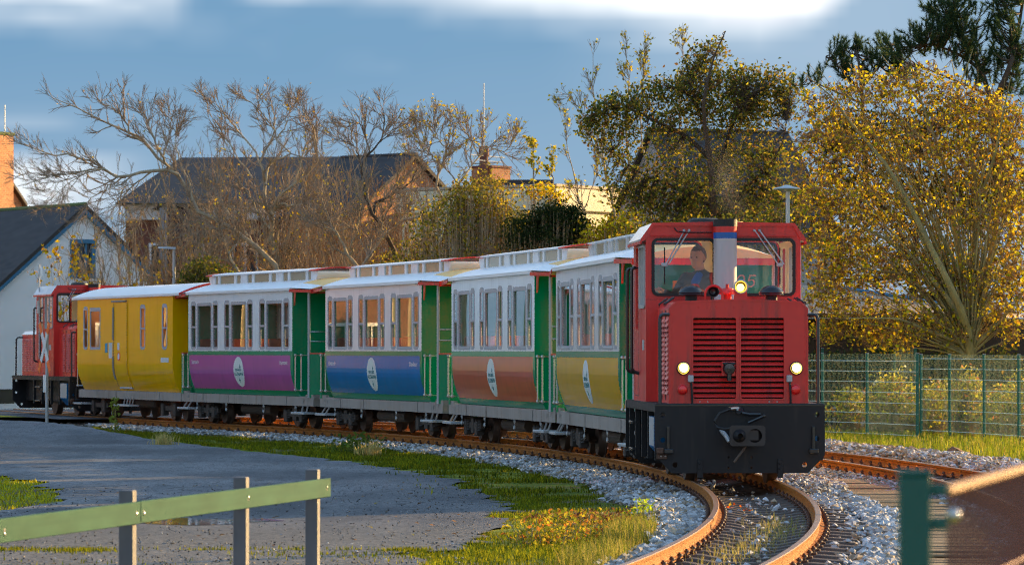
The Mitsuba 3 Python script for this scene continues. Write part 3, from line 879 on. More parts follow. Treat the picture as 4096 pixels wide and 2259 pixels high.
    for sx in (-1, 1):
        lin.ext(sbox(yc + .06, 1.70, yd - .06, 2.80).difference(unary_union([rr(yc + .10, 2.02, yc + .74, 2.72, .03), rr(yc + .98, 1.75, yc + 1.35, 2.72, .06)])), sx * (cw - .05), sx * (cw - .036), 'yz')
    part(ck, 'cab_lining', lin, 'cab_cream', M)
    part(ck, 'control_desk', MB().box((.02, yc + .08, .93), (.55, yc + .5, 1.95), .02).box((-.7, yc + .08, 1.5), (-.1, yc + .35, 2.06), .03), 'cab_cream', M)
    for y in (yc, yd):
        o = -.012 if y == yc else .012
        for w in wins:
            k = part(ck, 'windscreen', MB().ext(w.buffer(.004).difference(w.buffer(-.03)), y + o - .015, y + o + .03, 'xz'), 'rubber', M)
            x0, z0, x1, z1 = w.bounds
            part(k, 'pane', MB().ext(w.buffer(-.02), y, y + .0005, 'xz') if False else MB().add([[x0 + .02, y + .017, z0 + .02], [x1 - .02, y + .017, z0 + .02], [x1 - .02, y + .017, z1 - .02], [x0 + .02, y + .017, z1 - .02]], [[0, 1, 2], [0, 2, 3]]), 'pane_glass', M)
    roof_out = Polygon([(-cw - .06, 2.765), (-cw - .06, 2.80), (-cw + .075, 2.985), (0, 3.0), (cw - .075, 2.985), (cw + .06, 2.80), (cw + .06, 2.765), (cw + .002, 2.80), (cw - .085, 2.957), (-cw + .085, 2.957), (-cw - .002, 2.80)])
    cv = MB()
    for x in np.linspace(-.80, .80, 17):
        cv.ball((x, yc - .002, 2.845), .007, 4)
    for sx in (-1, 1):
        for z in np.linspace(1.0, 2.75, 15):
            cv.ball((sx * .885, yc - .002, z), .007, 4)
    part(ck, 'rivets', cv, 'red_paint', M, kind='stuff')
    part(ck, 'lower_seam', MB().box((-cw + .002, yc - .004, 2.088), (cw - .002, yc - .001, 2.094)), 'dark_red_paint', M)
    part(ck, 'rain_strip', MB().box((-.86, yc - .03, 2.832), (.86, yc - .001, 2.842), .003), 'red_paint', M)
    rk_ = part(ck, 'cab_roof', MB().ext(roof_out, yc - .015, yd + .03, 'xz'), 'white_paint', M)
    part(rk_, 'roof_edge', MB().ext(roof_out.buffer(.004), yc - .035, yc - .0152, 'xz').box((-cw - .075, yc - .03, 2.74), (-cw - .055, yd, 2.775)).box((cw + .055, yc - .03, 2.74), (cw + .075, yd, 2.775)), 'red_paint', M)
    part(rk_, 'roof_hatch', MB().lathe([(.0, .085), (.15, .08), (.19, .06), (.2, .03), (.2, .0)][::-1], (-.17, yc + .5, 2.985), 'z', 24), 'rubber', M, smooth=40)
    part(rk_, 'roof_vent', MB().lathe([(.0, .05), (.1, .04), (.12, .0)][::-1], (.2, yc + .6, 2.985), 'z', 20), 'cream_paint', M, smooth=40)
    part(rk_, 'whistle_cord', MB().tube([(-.58, yc - .03, 2.93), (-.55, yc - .05, 2.89), (-.45, yc - .05, 2.875), (-.14, yc - .06, 2.876)], .008, 5), 'rubber', M)
    for x0, x1, bx in ((-.70, -.71, -.67), (.55, .70, .66)):
        sg = -1 if x0 < 0 else 1
        xt = .52 * sg if sg < 0 else .42
        xa = -.46 if sg < 0 else .37
        xb = -.70 if sg < 0 else .66
        k = part(ck, 'wiper', MB().tube([(xa, yc - .03, 2.90), (xb - .02 * sg, yc - .05, 2.505)], .0075, 5).tube([(xa + .055, yc - .03, 2.90), (xb + .05, yc - .05, 2.505)], .0095, 5).box((xb - .035, yc - .06, 2.475), (xb + .04, yc - .03, 2.52), .008).box((xa - .02, yc - .035, 2.885), (xa + .01, yc, 2.915), .006).box((xa + .04, yc - .035, 2.885), (xa + .07, yc, 2.915), .006), 'galvanised', M)
        part(k, 'blade', MB().box((xb + .0, yc - .03, 2.27), (xb + .012, yc - .014, 2.70)), 'rubber', M)
    # rear hood
    if y_rear > yd + .2:
        P('rear_hood', MB().ext(hood_poly(.76, .885, 1.95), yd, y_rear, 'xz'), 'red_paint')
        P('rear_louvres', louvre_rows(-.76, -1, np.arange(yd + .15, y_rear - .1, .14), np.linspace(1.02, 1.75, 15)), 'louvre_red', kind='stuff')
        P('rear_hood_top', MB().ext(hood_poly(.765, 1.85, 1.958).difference(hood_poly(.765, 1.84, 1.952)), yd + .002, y_rear + .01, 'xz'), 'white_paint')
    # frame, beams
    beam = Polygon([(-.965, .885), (.965, .885), (.965, .315), (.775, .112), (-.775, .112), (-.965, .315)])
    holes = [Point(x, z).buffer(.029) for x, z in ((-.875, .77), (-.875, .485), (.875, .77), (.875, .50))] + [Point(x, .205).buffer(.031) for x in (-.735, .735)] + [Point(x, z).buffer(.012) for x in (-.13, .13) for z in (.29, .17)]
    for y0, nm in ((0, 'buffer_beam'), (y_rear + .12, 'rear_beam')):
        k = P(nm, MB().ext(beam.difference(unary_union(holes)), y0, y0 + .035, 'xz').box((-.955, y0 + .036, .845), (.955, y0 + .12, .884)), 'black_paint', label='broad black front plate with cut corners' if y0 == 0 else None)
        if y0 == 0:
            part(k, 'beam_edge', MB().box((-.968, -.012, .862), (.968, -.001, .8895), .004), 'black_gloss', M)
            for x in (-.455, .455):
                part(k, 'guard_iron', MB().box((x - .032, -.03, .055), (x + .032, -.001, .27), .005).ball((x - .01, -.035, .22), .012, 5).ball((x - .01, -.035, .16), .012, 5), 'black_paint', M)
            for x in (-.815, .83):
                part(k, 'step_bracket', MB().box((x - .018, -.045, .36), (x + .018, -.002, .64), .008).box((x - .05, -.09, .335), (x + .055, -.002, .385), .008), 'black_gloss', M)
            part(k, 'lamp_bracket', MB().box((-.95, -.07, .33), (-.87, -.002, .40), .01).box((-.95, -.03, .27), (-.83, -.002, .33), .006), 'clip_rust', M)
            for x in (-.90, -.85):
                part(k, 'rivet', MB().ball((x, -.034, .305), .011, 5), 'steel', M)
    ck2 = P('coupler', MB().ext(rr(-.155, .425, .245, .655, .035).difference(Point(.13, .54).buffer(.078)).difference(Point(-.048, .54).buffer(.03)), -.34, -.30, 'xz').box((-.10, -.31, .46), (.20, .0, .63), .03), 'frame_grey_dark')
    part(ck2, 'funnel', MB().lathe([(.082, .0), (.08, .10), (.05, .2), (0, .2)], (.13, -.335, .54), 'y', 20), 'black_paint', M, smooth=S)
    part(ck2, 'cone', MB().lathe([(.03, -.10), (.045, -.08), (.075, .0)], (-.048, -.34, .54), 'y', 20).box((-.02, -.40, .51), (.02, -.34, .57), .01), 'black_paint', M, smooth=S)
    part(ck2, 'release_lever', MB().tube([(.035, -.25, .43), (.02, -.27, .40), (-.105, -.30, .245)], .015, 6), 'sleeper_steel', M, smooth=S)
    hz = [(-.02, -.02, .84), (-.13, -.12, .835), (-.25, -.17, .79), (-.31, -.18, .70), (-.28, -.2, .63), (-.20, -.22, .61), (-.13, -.24, .62)]
    k = P('brake_hose', MB().tube(hz, .019, 8), 'rubber', smooth=S)
    part(k, 'hose_fitting', MB().cyl((-.13, -.12, .836), (-.03, -.03, .842), .024, 8).cyl((-.02, -.0, .84), (-.02, -.06, .80), .03, 8), 'steel', M, smooth=S)
    P('air_hose', MB().tube([(.02, -.01, .83), (.03, -.06, .79), (.10, -.10, .775), (.22, -.10, .775)], .022, 8), 'black_gloss', smooth=S)
    P('release_handle', MB().tube([(.08, -.12, .68), (.25, -.16, .755)], .019, 8).ball((.252, -.162, .757), .022, 6), 'black_gloss', smooth=S)
    P('ribbed_hose', MB().tube([(-.23, -.10, .60), (-.18, -.14, .54), (-.14, -.18, .47)], .026, 8), 'galvanised', smooth=S)
    # frame sides with steps, tank, wheels
    fr = MB()
    for sx in (-1, 1):
        fr.box((sx * .93, .035, .80), (sx * .96, y_rear + .12, .884))
        for y in (.10, .95, 1.72, 2.55, 3.3):
            if y < y_rear:
                fr.box((sx * .90, y, .25), (sx * .955, y + .06, .80))
        fr.box((sx * .60, .04, .30), (sx * .64, y_rear + .12, .80))
    fr.box((-.955, .036, .885), (.955, y_rear + .12, .895))
    P('frame', fr, 'black_paint')
    for sx in (-1, 1):
        k = P('fuel_tank', MB().hull([(sx * x, y, z) for y in (.32, .92) for x, z in ((.66, .74), (.945, .74), (.945, .40), (.80, .24), (.66, .24))]), 'tank_blue', label='blue side tank below the hood')
        part(k, 'tank_face', MB().box((sx * .9455, .335, .41), (sx * .9475, .905, .735)), 'galvanised', M)
        part(k, 'filler_cap', MB().lathe([(.055, .0), (.055, .03), (.0, .04)], (sx * .9, .2, .70), 'x', 14), 'steel', M, smooth=S)
        for z in (.30, .62):
            P('step', MB().box((sx * .70, yc + .95, z), (sx * .99, yc + 1.45, z + .03), .006), 'black_gloss')
        P('side_handrail', arc_pipe([(sx * HOODX, .13, 1.90), (sx * (HOODX + .11), .10, 1.90), (sx * (HOODX + .11), .08, .88)], .02, rad=.1), 'black_gloss', smooth=S)
        if y_rear > yd + .8:
            P('rear_handrail', arc_pipe([(sx * .76, y_rear - .05, 1.80), (sx * .90, y_rear + .02, 1.80), (sx * .90, y_rear + .05, .88)], .02, rad=.1), 'black_gloss', smooth=S)
    ys = (1.0, 3.0)
    for y in ys:
        w = P('wheelset', MB().cyl((-.6, y, .33), (.6, y, .33), .05, 10), 'wheel_dark', smooth=S)
        for sx in (-1, 1):
            part(w, 'wheel', MB().lathe([(0, -.05), (.30, -.05), (.33, -.05), (.345, .05), (.37, .055), (.37, .075), (.0, .075)] if sx < 0 else [(0, -.075), (.37, -.075), (.37, -.055), (.345, -.05), (.33, .05), (.30, .05), (0, .05)], (sx * .48, y, .332), 'x', 28), 'wheel_dark', M, smooth=30)
    return t


def louvre_flat(x, ys, zs):
    m = louvre_rows(x, 1, ys, zs).mesh()
    return np.asarray(m.vertices), np.asarray(m.faces)


mat('louvre_red', (0.6, 0.1, 0.09), 0.3, coat=0.6)
mat('frame_grey_dark', (0.03, 0.026, 0.025), 0.5)
LEAN = math.radians(3.3)
loco_M = pose(2.577, 42.4, LEAN)
front_loco = locomotive('diesel_locomotive', 'red and black diesel locomotive with lit headlights leading the train', loco_M, True, 3.6)
_x, _y, _h2 = (float(a) for a in track(46.3, 0))
rear_M = pose(_x, _y, _h2)
rear_loco = locomotive('diesel_locomotive', 'second red diesel locomotive behind the yellow van at the far end', rear_M, False, 5.2)
mat('pennant', (0.7, 0.7, 0.65), 0.7)
part(rear_loco, 'flag_pole', MB().cyl((-.93, 2.9, 1.3), (-.93, 2.9, 3.5), .016, 6), 'galvanised', rear_M)
part(rear_loco, 'flag', MB().hull([(-.94, 2.9, 3.5), (-.93, 2.9, 3.2), (-.86, 2.86, 3.22), (-.87, 2.9, 3.44)]).box((-.985, 2.89, 2.35), (-.935, 2.91, 2.65), .01), 'pennant', rear_M)

# ------------------------------------------------------------------ the driver
import manifold3d as m3


def bones(parts, cell=.028, smooth=12):
    """Hulls of the spheres at both joints, joined, refined and smoothed: one continuous surface."""
    def sph(p, r):
        return m3.Manifold.sphere(r, 20).translate(list(map(float, p)))
    u = m3.Manifold()
    for chain in parts:
        for (p, r), (q, s) in zip(chain[:-1], chain[1:]):
            u = u + m3.Manifold.batch_hull([sph(p, r), sph(q, s)])
    u = u.refine_to_length(cell)
    m = u.to_mesh()
    t = trimesh.Trimesh(m.vert_properties[:, :3], m.tri_verts)
    trimesh.smoothing.filter_taubin(t, .5, -.53, smooth)
    return t


def person(M):
    t = thing('person', 'driver in a dark jacket with red and blue panels standing in the front cab', 'person')
    # frame: feet at z = 0, facing -y, a little turned to the viewer's left
    hip, chest, neck, head = (0, .02, .95), (0, .0, 1.30), (0, -.01, 1.48), (-.03, -.05, 1.66)
    legs = [[((s * .09, .02, .93), .095), ((s * .10, .0, .52), .065), ((s * .11, .03, .10), .042), ((s * .12, -.10, .04), .035)] for s in (-1, 1)]
    sh, el, ha = {}, {}, {}
    for s, e, h in ((-1, (-.33, -.06, 1.18), (-.36, -.30, 1.26)), (1, (.31, -.02, 1.16), (.16, -.26, 1.10))):
        sh[s], el[s], ha[s] = (s * .19, .0, 1.42), e, h
    arms = [[(sh[s], .062), (el[s], .047), (ha[s], .030)] for s in (-1, 1)]
    fingers = []
    for s in (-1, 1):
        h = np.array(ha[s])
        d = h - np.array(el[s])
        d /= np.linalg.norm(d)
        side = np.cross(d, [0, 0, 1])
        side /= np.linalg.norm(side)
        upv = np.cross(side, d)
        palm = h + d * .08
        fingers.append([(h, .029), (h + d * .05, .034), (palm, .034)])
        for i, L in enumerate((.068, .076, .072, .055)):
            b0 = palm + side * (.027 - .018 * i)
            k = b0 + d * L * .55 - upv * .01
            fingers.append([(b0, .0095), (k, .009), (k + d * L * .25 - upv * L * .35, .008)])
        th = h + d * .03 + side * .03 * s
        fingers.append([(th, .012), (th + d * .035 + side * .025 * s, .010), (th + d * .06 + side * .025 * s - upv * .01, .009)])
    trunk = [[(hip, .13), ((0, .01, 1.12), .125), (chest, .15), ((0, 0, 1.40), .12), (neck, .058), ((-.015, -.02, 1.58), .06)], [((-.10, .0, 1.38), .09), ((.10, .0, 1.38), .09)], [((-.07, .02, .95), .12), ((.07, .02, .95), .12)]]
    hd = [[((-.03, -.03, 1.70), .092), ((-.03, -.06, 1.62), .07), ((-.035, -.075, 1.575), .045)], [((-.03, -.135, 1.66), .014), ((-.03, -.152, 1.635), .016)], [((-.118, -.03, 1.66), .02), ((-.118, -.02, 1.64), .016)], [((.058, -.03, 1.66), .02), ((.058, -.02, 1.64), .016)]]
    S_ = M @ np.diag([1, 1, 1.0, 1])
    put(t, bones(trunk + legs + arms + hd + fingers, .016, 6), 'skin', S_, smooth=True)
    jk = [[(hip, .15), ((0, .01, 1.12), .15), (chest, .175), ((0, 0, 1.39), .145), ((0, .0, 1.47), .085)], [((-.11, .0, 1.38), .115), ((.11, .0, 1.38), .115)], [((-.07, .02, .93), .14), ((.07, .02, .93), .14)]] + [[(sh[s], .085), (el[s], .066), (tuple(np.array(ha[s]) * .93 + np.array(el[s]) * .07), .050)] for s in (-1, 1)]
    part(t, 'jacket', bones(jk, .02, 8), 'jacket', S_, smooth=True, label='dark work jacket')
    part(t, 'jacket_panel', bones([[((.01, -.15, 1.20), .07), ((.0, -.145, 1.30), .068)]], .02, 4), 'jacket_red', S_, smooth=True, label='red chest panel of the jacket')
    part(t, 'jacket_panel', bones([[((.0, -.115, 1.37), .068), ((.02, -.085, 1.44), .06)]], .02, 4), 'jacket_blue', S_, smooth=True, label='blue belly panel of the jacket')
    part(t, 'sleeve_panel', bones([[(tuple(np.array(sh[1]) + (.012, -.02, 0)), .088), (tuple(np.array(el[1]) + (.0, -.016, 0)), .070)]], .02, 4), 'jacket_red', S_, smooth=True, label='red sleeve panel')
    part(t, 'trousers', bones([[((s * .09, .02, .95), .115), ((s * .10, .0, .52), .085), ((s * .11, .03, .09), .068)] for s in (-1, 1)], .025, 6), 'jacket', S_, smooth=True)
    part(t, 'hair', bones([[((-.03, -.005, 1.715), .098), ((-.03, .01, 1.68), .096)], [((-.03, -.04, 1.745), .07), ((-.03, .0, 1.745), .075)]], .02, 5), 'hair_brown', S_, smooth=True)
    for s in (-1, 1):
        part(t, 'eye', MB().ball((-.03 + s * .032, -.114, 1.668), .009, 6), 'rubber', S_, smooth=True)
    part(t, 'mouth', MB().hull([(-.05, -.118, 1.597), (-.01, -.118, 1.597), (-.03, -.123, 1.602), (-.03, -.122, 1.592), (-.03, -.10, 1.597)]), 'skin', S_)
    return t


person(loco_M @ pose(-.20, 2.25, math.radians(-32), .93))

# a faint puff over the chimney
_sx, _sy = (loco_M @ np.array([0, 1.45, 0, 1]))[:2]
_n = 24
_q = np.stack(np.meshgrid(*[np.linspace(-1, 1, _n)] * 3, indexing='ij'), -1)      # z, y, x
_z, _r = _q[..., 0], np.hypot(_q[..., 1], _q[..., 2] + .25 * _q[..., 0])
_w = .34 + .30 * (_z + 1) / 2
_d = sstep(1.0, .15, _r / (_w + .25)) * sstep(1.0, -.2, _z) * sstep(-1.0, -.8, _z)
_d = _d * sstep(.15, .8, meshkit.fbm(_q * 1.3 + 4, 2, 6))
scene['smoke_medium'] = {'type': 'heterogeneous', 'albedo': rgb((.5, .47, .43)), 'scale': 0.35, 'sigma_t': {'type': 'gridvolume', 'grid': mi.VolumeGrid(_d[..., None].astype(np.float32)), 'to_world': T().translate([float(_sx) - .45, float(_sy) - .45, 3.03]).scale([.9, .9, 1.0])}}
scene[num('exhaust_smoke')] = {'type': 'cube', 'bsdf': {'type': 'null'}, 'interior': {'type': 'ref', 'id': 'smoke_medium'}, 'to_world': T().translate([float(_sx), float(_sy), 3.53]).scale([.449, .449, .499])}
labels['exhaust_smoke'] = {'label': 'thin grey puff of exhaust above the chimney', 'category': 'smoke', 'kind': 'stuff'}
# ------------------------------------------------------------------ passenger cars
HW, HB = .98, 3.07             # half width, half length of the body
ZE, ZS = 2.62, 1.48            # eaves, window sill


def side_d(z):
    """How far the side curves inwards at height z."""
    z = np.asarray(z, float)
    return .17 * np.clip((1.2 - z) / .58, 0, 1) ** 1.9


def side_strip(sx, z0, z1, y0, y1, th=.03, lift=0.0, n=8):
    zz = np.linspace(z0, z1, n)
    prof = [(HW - side_d(z) + lift, z) for z in zz] + [(HW - side_d(z) + lift - th, z) for z in zz[::-1]]
    return MB().ext(Polygon([(sx * x, z) for x, z in prof]), y0, y1, 'xz')


GROUPS = [-2.07, 0.0, 2.07]    # centres of the window groups along the body
WIDE, NARROW, GAP = .90, .31, .075


def car_windows():
    """(kind, y0, y1, z0, z1) of one side, from the front to the rear."""
    out = []
    for c in GROUPS:
        out.append(('narrow', c - WIDE / 2 - GAP - NARROW, c - WIDE / 2 - GAP, 1.52, 2.47))
        out.append(('wide', c - WIDE / 2, c + WIDE / 2, 1.52, 2.435))
        out.append(('narrow', c + WIDE / 2 + GAP, c + WIDE / 2 + GAP + NARROW, 1.52, 2.47))
    return out


def build_car():
    """The pieces of a car as (key tail, ply dict, material, smooth, label); colour panels come later."""
    out = []

    def A(tail, mb, m, smooth=False, label=None):
        out.append((tail, shape(mb, m, smooth), label))

    wins = car_windows()
    holes = []
    for kind, y0, y1, z0, z1 in wins:
        holes.append(rr(y0, z0, y1, z1, .05 if kind == 'wide' else .09))
    wall = sbox(-HB, ZS, HB, ZE + .02).difference(unary_union(holes))
    wcount = 0
    for sx in (-1, 1):
        A('side_wall', MB().ext(wall, sx * HW, sx * (HW - .035), 'yz'), 'white_paint')
        A('waist_band', side_strip(sx, 1.40, ZS, -HB, HB), 'green_paint')
        A('skirt', side_strip(sx, .62, .72, -HB, HB), 'green_paint')
        A('end_strip', side_strip(sx, .72, 1.40, -HB, -HB + .10), 'green_paint')
        A('end_strip', side_strip(sx, .72, 1.40, HB - .06, HB), 'green_paint')
        for (kind, y0, y1, z0, z1), hole in zip(wins, holes):
            w = 'window' if wcount == 0 else f'window_{wcount:03d}'
            wcount += 1
            o, i = sx * (HW + .005), sx * (HW - .014)
            if kind == 'wide':
                fr = MB().ext(hole.buffer(.018).difference(rr(y0 + .038, z0 + .04, y1 - .038, z1 - .045, .03)), o, i, 'yz')
                fr.box((sx * (HW + .012), y0 - .01, z0 - .012), (sx * (HW - .03), y1 + .01, z0 + .016), .004)
                A(w, fr, 'window_frame')
                xg = sx * (HW - .022)
                A(w + '__pane', MB().add([[xg, y0 + .03, z0 + .03], [xg, y1 - .03, z0 + .03], [xg, y1 - .03, z1 - .03], [xg, y0 + .03, z1 - .03]], [[0, 1, 2], [0, 2, 3]]), 'pane_glass')
            else:
                zm = z0 + .46 * (z1 - z0)
                fr = MB().ext(hole.buffer(.016).difference(rr(y0 + .032, z0 + .04, y1 - .032, z1 - .07, .03)), o, i, 'yz')
                fr.box((sx * (HW + .008), y0 + .01, zm - .015), (sx * (HW - .014), y1 - .01, zm + .025), .004)
                A(w, fr, 'window_frame')
                for nm, za, zb, inset in (('__upper_pane', zm, z1 - .05, .005), ('__lower_pane', z0 + .02, zm, .024)):
                    xg = sx * (HW - inset)
                    A(w + nm, MB().add([[xg, y0 + .02, za], [xg, y1 - .02, za], [xg, y1 - .02, zb], [xg, y0 + .02, zb]], [[0, 1, 2], [0, 2, 3]]), 'pane_glass')
    # ends
    zc = np.linspace(.62, 1.2, 8)
    endp = Polygon([(HW - .036 - side_d(z), z) for z in zc] + [(HW - .036, ZE + .02), (0, ZE + .16), (-HW + .036, ZE + .02)] + [(-HW + .036 + side_d(z), z) for z in zc[::-1]])
    cheek = Polygon([(HW - side_d(z), z) for z in zc] + [(HW, ZE), (-HW, ZE)] + [(-HW + side_d(z), z) for z in zc[::-1]])
    for ei, se in enumerate((-1, 1)):
        e = 'end_wall' if ei == 0 else 'end_wall_001'
        A(e, MB().ext(cheek, se * (HB + .001), se * (HB + .03), 'xz'), 'green_paint')
        A(e + '__door', MB().box((-.30, se * (HB + .0305), .66), (.34, se * (HB + .055), 2.38), .006).box((-.24, se * (HB + .055), 1.5), (.28, se * (HB + .06), 2.28)), 'door_yellow')
        A(e + '__roof_bracket', MB().hull([(-HW + .02, se * (HB + .03), ZE - .02), (-HW + .07, se * (HB + .03), ZE - .02), (-HW + .02, se * (HB + .03), ZE - .28), (-HW + .05, se * (HB + .03), ZE - .28), (-HW + .045, se * (HB + .10), ZE - .02)]), 'brick_red_paint')
        ye = se * 3.92
        # platform with floor, curved apron, corner poles and rails
        A('platform_floor', MB().box((-.86, se * (HB + .03), .56), (.86, ye, .62), .006), 'frame_grey')
        a = np.linspace(-1, 1, 9)
        ap = [(.88 * q, ye - se * .16 * q ** 4) for q in a]
        poly = LineString(ap).buffer(.02, cap_style=2)
        apron = MB().ext(poly, .60, 1.42, 'xy')
        pk = 'apron' if ei == 0 else 'apron_001'
        A(pk, apron, 'green_paint')
        A(pk + '__cap_rail', MB().ext(LineString(ap).buffer(.035, cap_style=2), 1.4205, 1.45, 'xy'), 'brick_red_paint')
        for sx in (-1, 1):
            if se < 0:
                A('corner_pole', MB().cyl((sx * .885, ye - se * .19, .60), (sx * .885, ye - se * .19, 2.58), .026, 10), 'galvanised', 35)
            for y in (HB + .10, HB + .42):
                mbh = MB().tube([(sx * (HW - .03), se * y, 1.40), (sx * (HW - .03), se * y, .74)], .015, 8)
                for z in (1.40, .74):
                    mbh.ball((sx * (HW - .03), se * y, z), .03, 6)
                    mbh.tube([(sx * (HW - .03), se * y, z), (sx * (HW - .16), se * y, z)], .011, 6)
                A('handrail', mbh, 'steel', 35)
            A('end_plate', MB().ext(Polygon([(sx * .62, .44), (sx * .86, .44), (sx * .80, .66), (sx * .62, .66)]), ye - se * .02, ye - se * .05, 'xz').ext(Polygon([(se * (HB + .28), .44), (se * 3.9, .44), (se * 3.9, .66), (se * (HB + .42), .66)]), sx * .80, sx * .86, 'yz').box((sx * .861, se * 3.60 - .06, .52), (sx * .867, se * 3.60 + .06, .58)), 'frame_grey')
            A('step_board', MB().box((sx * .72, se * (HB - .02), .285), (sx * 1.0, se * (HB + .68), .325), .006), 'galvanised')
            for y in (HB + .08, HB + .34):
                A('step_hanger', MB().tube([(sx * .80, se * (y + .10), .52), (sx * .90, se * (y + .22), .31)], .018, 5), 'frame_grey')
        for z in (1.66, 1.84) if se < 0 else ():
            A('guard_rail', MB().tube([(q[0], q[1] * 1.0, z) for q in ap], .012, 6), 'steel', 35)
    # roof
    def arch(x):
        return ZE + .055 + .21 * (1 - (x / 1.04) ** 2)

    xs = np.linspace(-1.04, 1.04, 17)
    top = [(x, arch(x)) for x in xs]
    A('roof', MB().ext(Polygon(top + [(1.04, ZE + .005), (-1.04, ZE + .005)]), -HB - .02, HB + .02, 'xz'), 'roof_paint')
    for ei, se in enumerate((-1, 1)):
        k = 'roof_end' if ei == 0 else 'roof_end_001'
        y0, y1 = se * (HB + .02), se * 3.98
        ny = 7
        rows = []
        for u in np.linspace(0, 1, ny):
            y = y0 + (y1 - y0) * u
            zb = ZE + .055
            rows.append([(x * (1 - .10 * u), y, zb + (arch(x) - zb) * (1 - .30 * u ** 1.5) - .03 * u) for x in xs])
        v = np.array(rows).reshape(-1, 3)
        nx = len(xs)
        i, j = np.meshgrid(np.arange(ny - 1), np.arange(nx - 1), indexing='ij')
        q = np.stack([i * nx + j, i * nx + j + 1, (i + 1) * nx + j + 1, (i + 1) * nx + j], -1).reshape(-1, 4)
        q = q if se < 0 else q[:, ::-1]
        xm = np.abs(v[q].mean(1)[:, 0])
        mb = MB().add(v, q[xm < .74])
        for sg in (-1, 1):
            A(k + ('__side_slope' if sg < 0 else '__side_slope_001'), MB().add(v, q[(xm >= .74) & (v[q].mean(1)[:, 0] * sg > 0)]), 'roof_paint', 40)
        face = Polygon([(p[0], p[2]) for p in rows[-1]] + [(rows[-1][-1][0], ZE - .0), (rows[-1][0][0], ZE - .0)])
        mb.ext(face, y1 - .004, y1 + .004, 'xz')
        A(k, mb, 'cream_paint', 40)
        fas = MB()
        for sx in (-1, 1):
            fas.hull([(sx * 1.04, y0, ZE - .025), (sx * 1.04, y0, ZE + .03), (sx * 1.052, y0, ZE - .025), (sx * 1.052, y0, ZE + .03), (sx * .945, y1, ZE - .045), (sx * .945, y1, ZE + .01), (sx * .957, y1, ZE - .045), (sx * .957, y1, ZE + .01)])
        fas.box((-.96, y1 - .004 if se < 0 else y1 + .005, ZE - .06), (.96, y1 - .03 if se < 0 else y1 + .03, ZE + .025))
        A(k + '__red_fascia', fas, 'red_paint')
        A(k + '__soffit', MB().hull([(sx * x, y, ZE - .002 - q) for sx in (-1, 1) for x, y, q in ((1.03, y0, 0), (.94, y1, .03))] + [(sx * x, y, ZE + .004 - q) for sx in (-1, 1) for x, y, q in ((1.03, y0, 0), (.94, y1, .03))]), 'cream_paint')
    # clerestory
    cx, cy = .50, 2.80
    zb, zt = 2.80, 3.02
    k = 'clerestory'
    cl = MB()
    pos = []
    for c in GROUPS:
        pos += [(c - .84, .28), (c - .44, .88), (c + .56, .28)]
    opn = [rr(p, zb + .04, p + w, zt - .018, .012, 2) for p, w in pos]
    for sx in (-1, 1):
        cl.ext(sbox(-cy, zb, cy, zt).difference(unary_union(opn)), sx * cx, sx * (cx - .03), 'yz')
        cl.box((sx * (cx + .0005), -cy, zb), (sx * (cx + .02), cy, zb + .035), .004)
    A(k, cl, 'white_paint')
    n = 0
    for sx in (-1, 1):
        for p, w in pos:
            xg = sx * (cx - .022)
            A(k + ('__pane' if n == 0 else f'__pane_{n:03d}'), MB().add([[xg, p - .01, zb + .04], [xg, p + w + .01, zb + .04], [xg, p + w + .01, zt - .02], [xg, p - .01, zt - .02]], [[0, 1, 2], [0, 2, 3]]), 'pane_beige')
            n += 1
    cr = [(x, zt + .005 + .06 * (1 - (x / .56) ** 2)) for x in np.linspace(-.56, .56, 9)]
    A(k + '__clerestory_roof', MB().ext(Polygon(cr + [(.56, zt - .012), (-.56, zt - .012)]), -cy - .02, cy + .02, 'xz'), 'roof_paint')
    for ei, se in enumerate((-1, 1)):
        yy = se * cy
        # the ends curve down towards the platform roof
        side = [(yy, zb - .02), (yy, zt)] + [(yy + se * (.34 + .05 * math.cos(a)), zt - .02 - .19 * (a / math.pi)) for a in np.linspace(0, math.pi, 7)] + [(yy + se * .46, zb - .05)]
        A(k + ('__clerestory_end' if ei == 0 else '__clerestory_end_001'), MB().ext(Polygon(side).buffer(0), -cx + .002, cx - .002, 'yz'), 'white_paint')
        A(k + ('__end_trim' if ei == 0 else '__end_trim_001'), MB().ext(Polygon([(x, z) for x, z in cr] + [(x, z - .022) for x, z in cr[::-1]]), yy + se * .021, yy + se * .42, 'xz'), 'red_paint')
    # inside
    A('floor', MB().box((-.80, -HB, .64), (.80, HB, .68)), 'seat_brown')
    A('ceiling', MB().box((-HW + .04, -HB + .01, ZE - .02), (HW - .04, HB - .01, ZE - .005)), 'interior')
    for sx in (-1, 1):
        A('wainscot', MB().box((sx * (HW - .06), -HB + .01, .9), (sx * (HW - .08), HB - .01, 1.47)), 'interior')
    for y in (-2.72, -1.42, -.66, .66, 1.42, 2.72):
        s = 1 if y in (-2.72, -.66, 1.42) else -1
        for sx in (-1, 1):
            A('bench_seat', MB().box((sx * .30, y, 1.05), (sx * .84, y + s * .42, 1.13), .02).box((sx * .30, y - .03, 1.05), (sx * .84, y + .03, 1.72), .02).box((sx * .34, y + .05, .69), (sx * .8, y + s * .3, 1.05)), 'seat_orange' if abs(y) < 1 else 'seat_brown')
    # underframe and bogies
    uf = MB()
    for sx in (-1, 1):
        uf.box((sx * .82, -HB - .3, .44), (sx * .86, HB + .3, .615))
        for y in (-2.45, 0.9, 2.45):
            uf.box((sx * .861, y, .445), (sx * .872, y + .03, .61))
    A('underframe', uf, 'frame_grey')
    A('underframe_tank', MB().box((-.6, -.5, .30), (.5, .5, .46), .03).cyl((-.55, -.9, .33), (-.55, .8, .33), .1, 12).box((-.3, -3.7, .36), (.3, 3.7, .5)), 'bogie_dark')
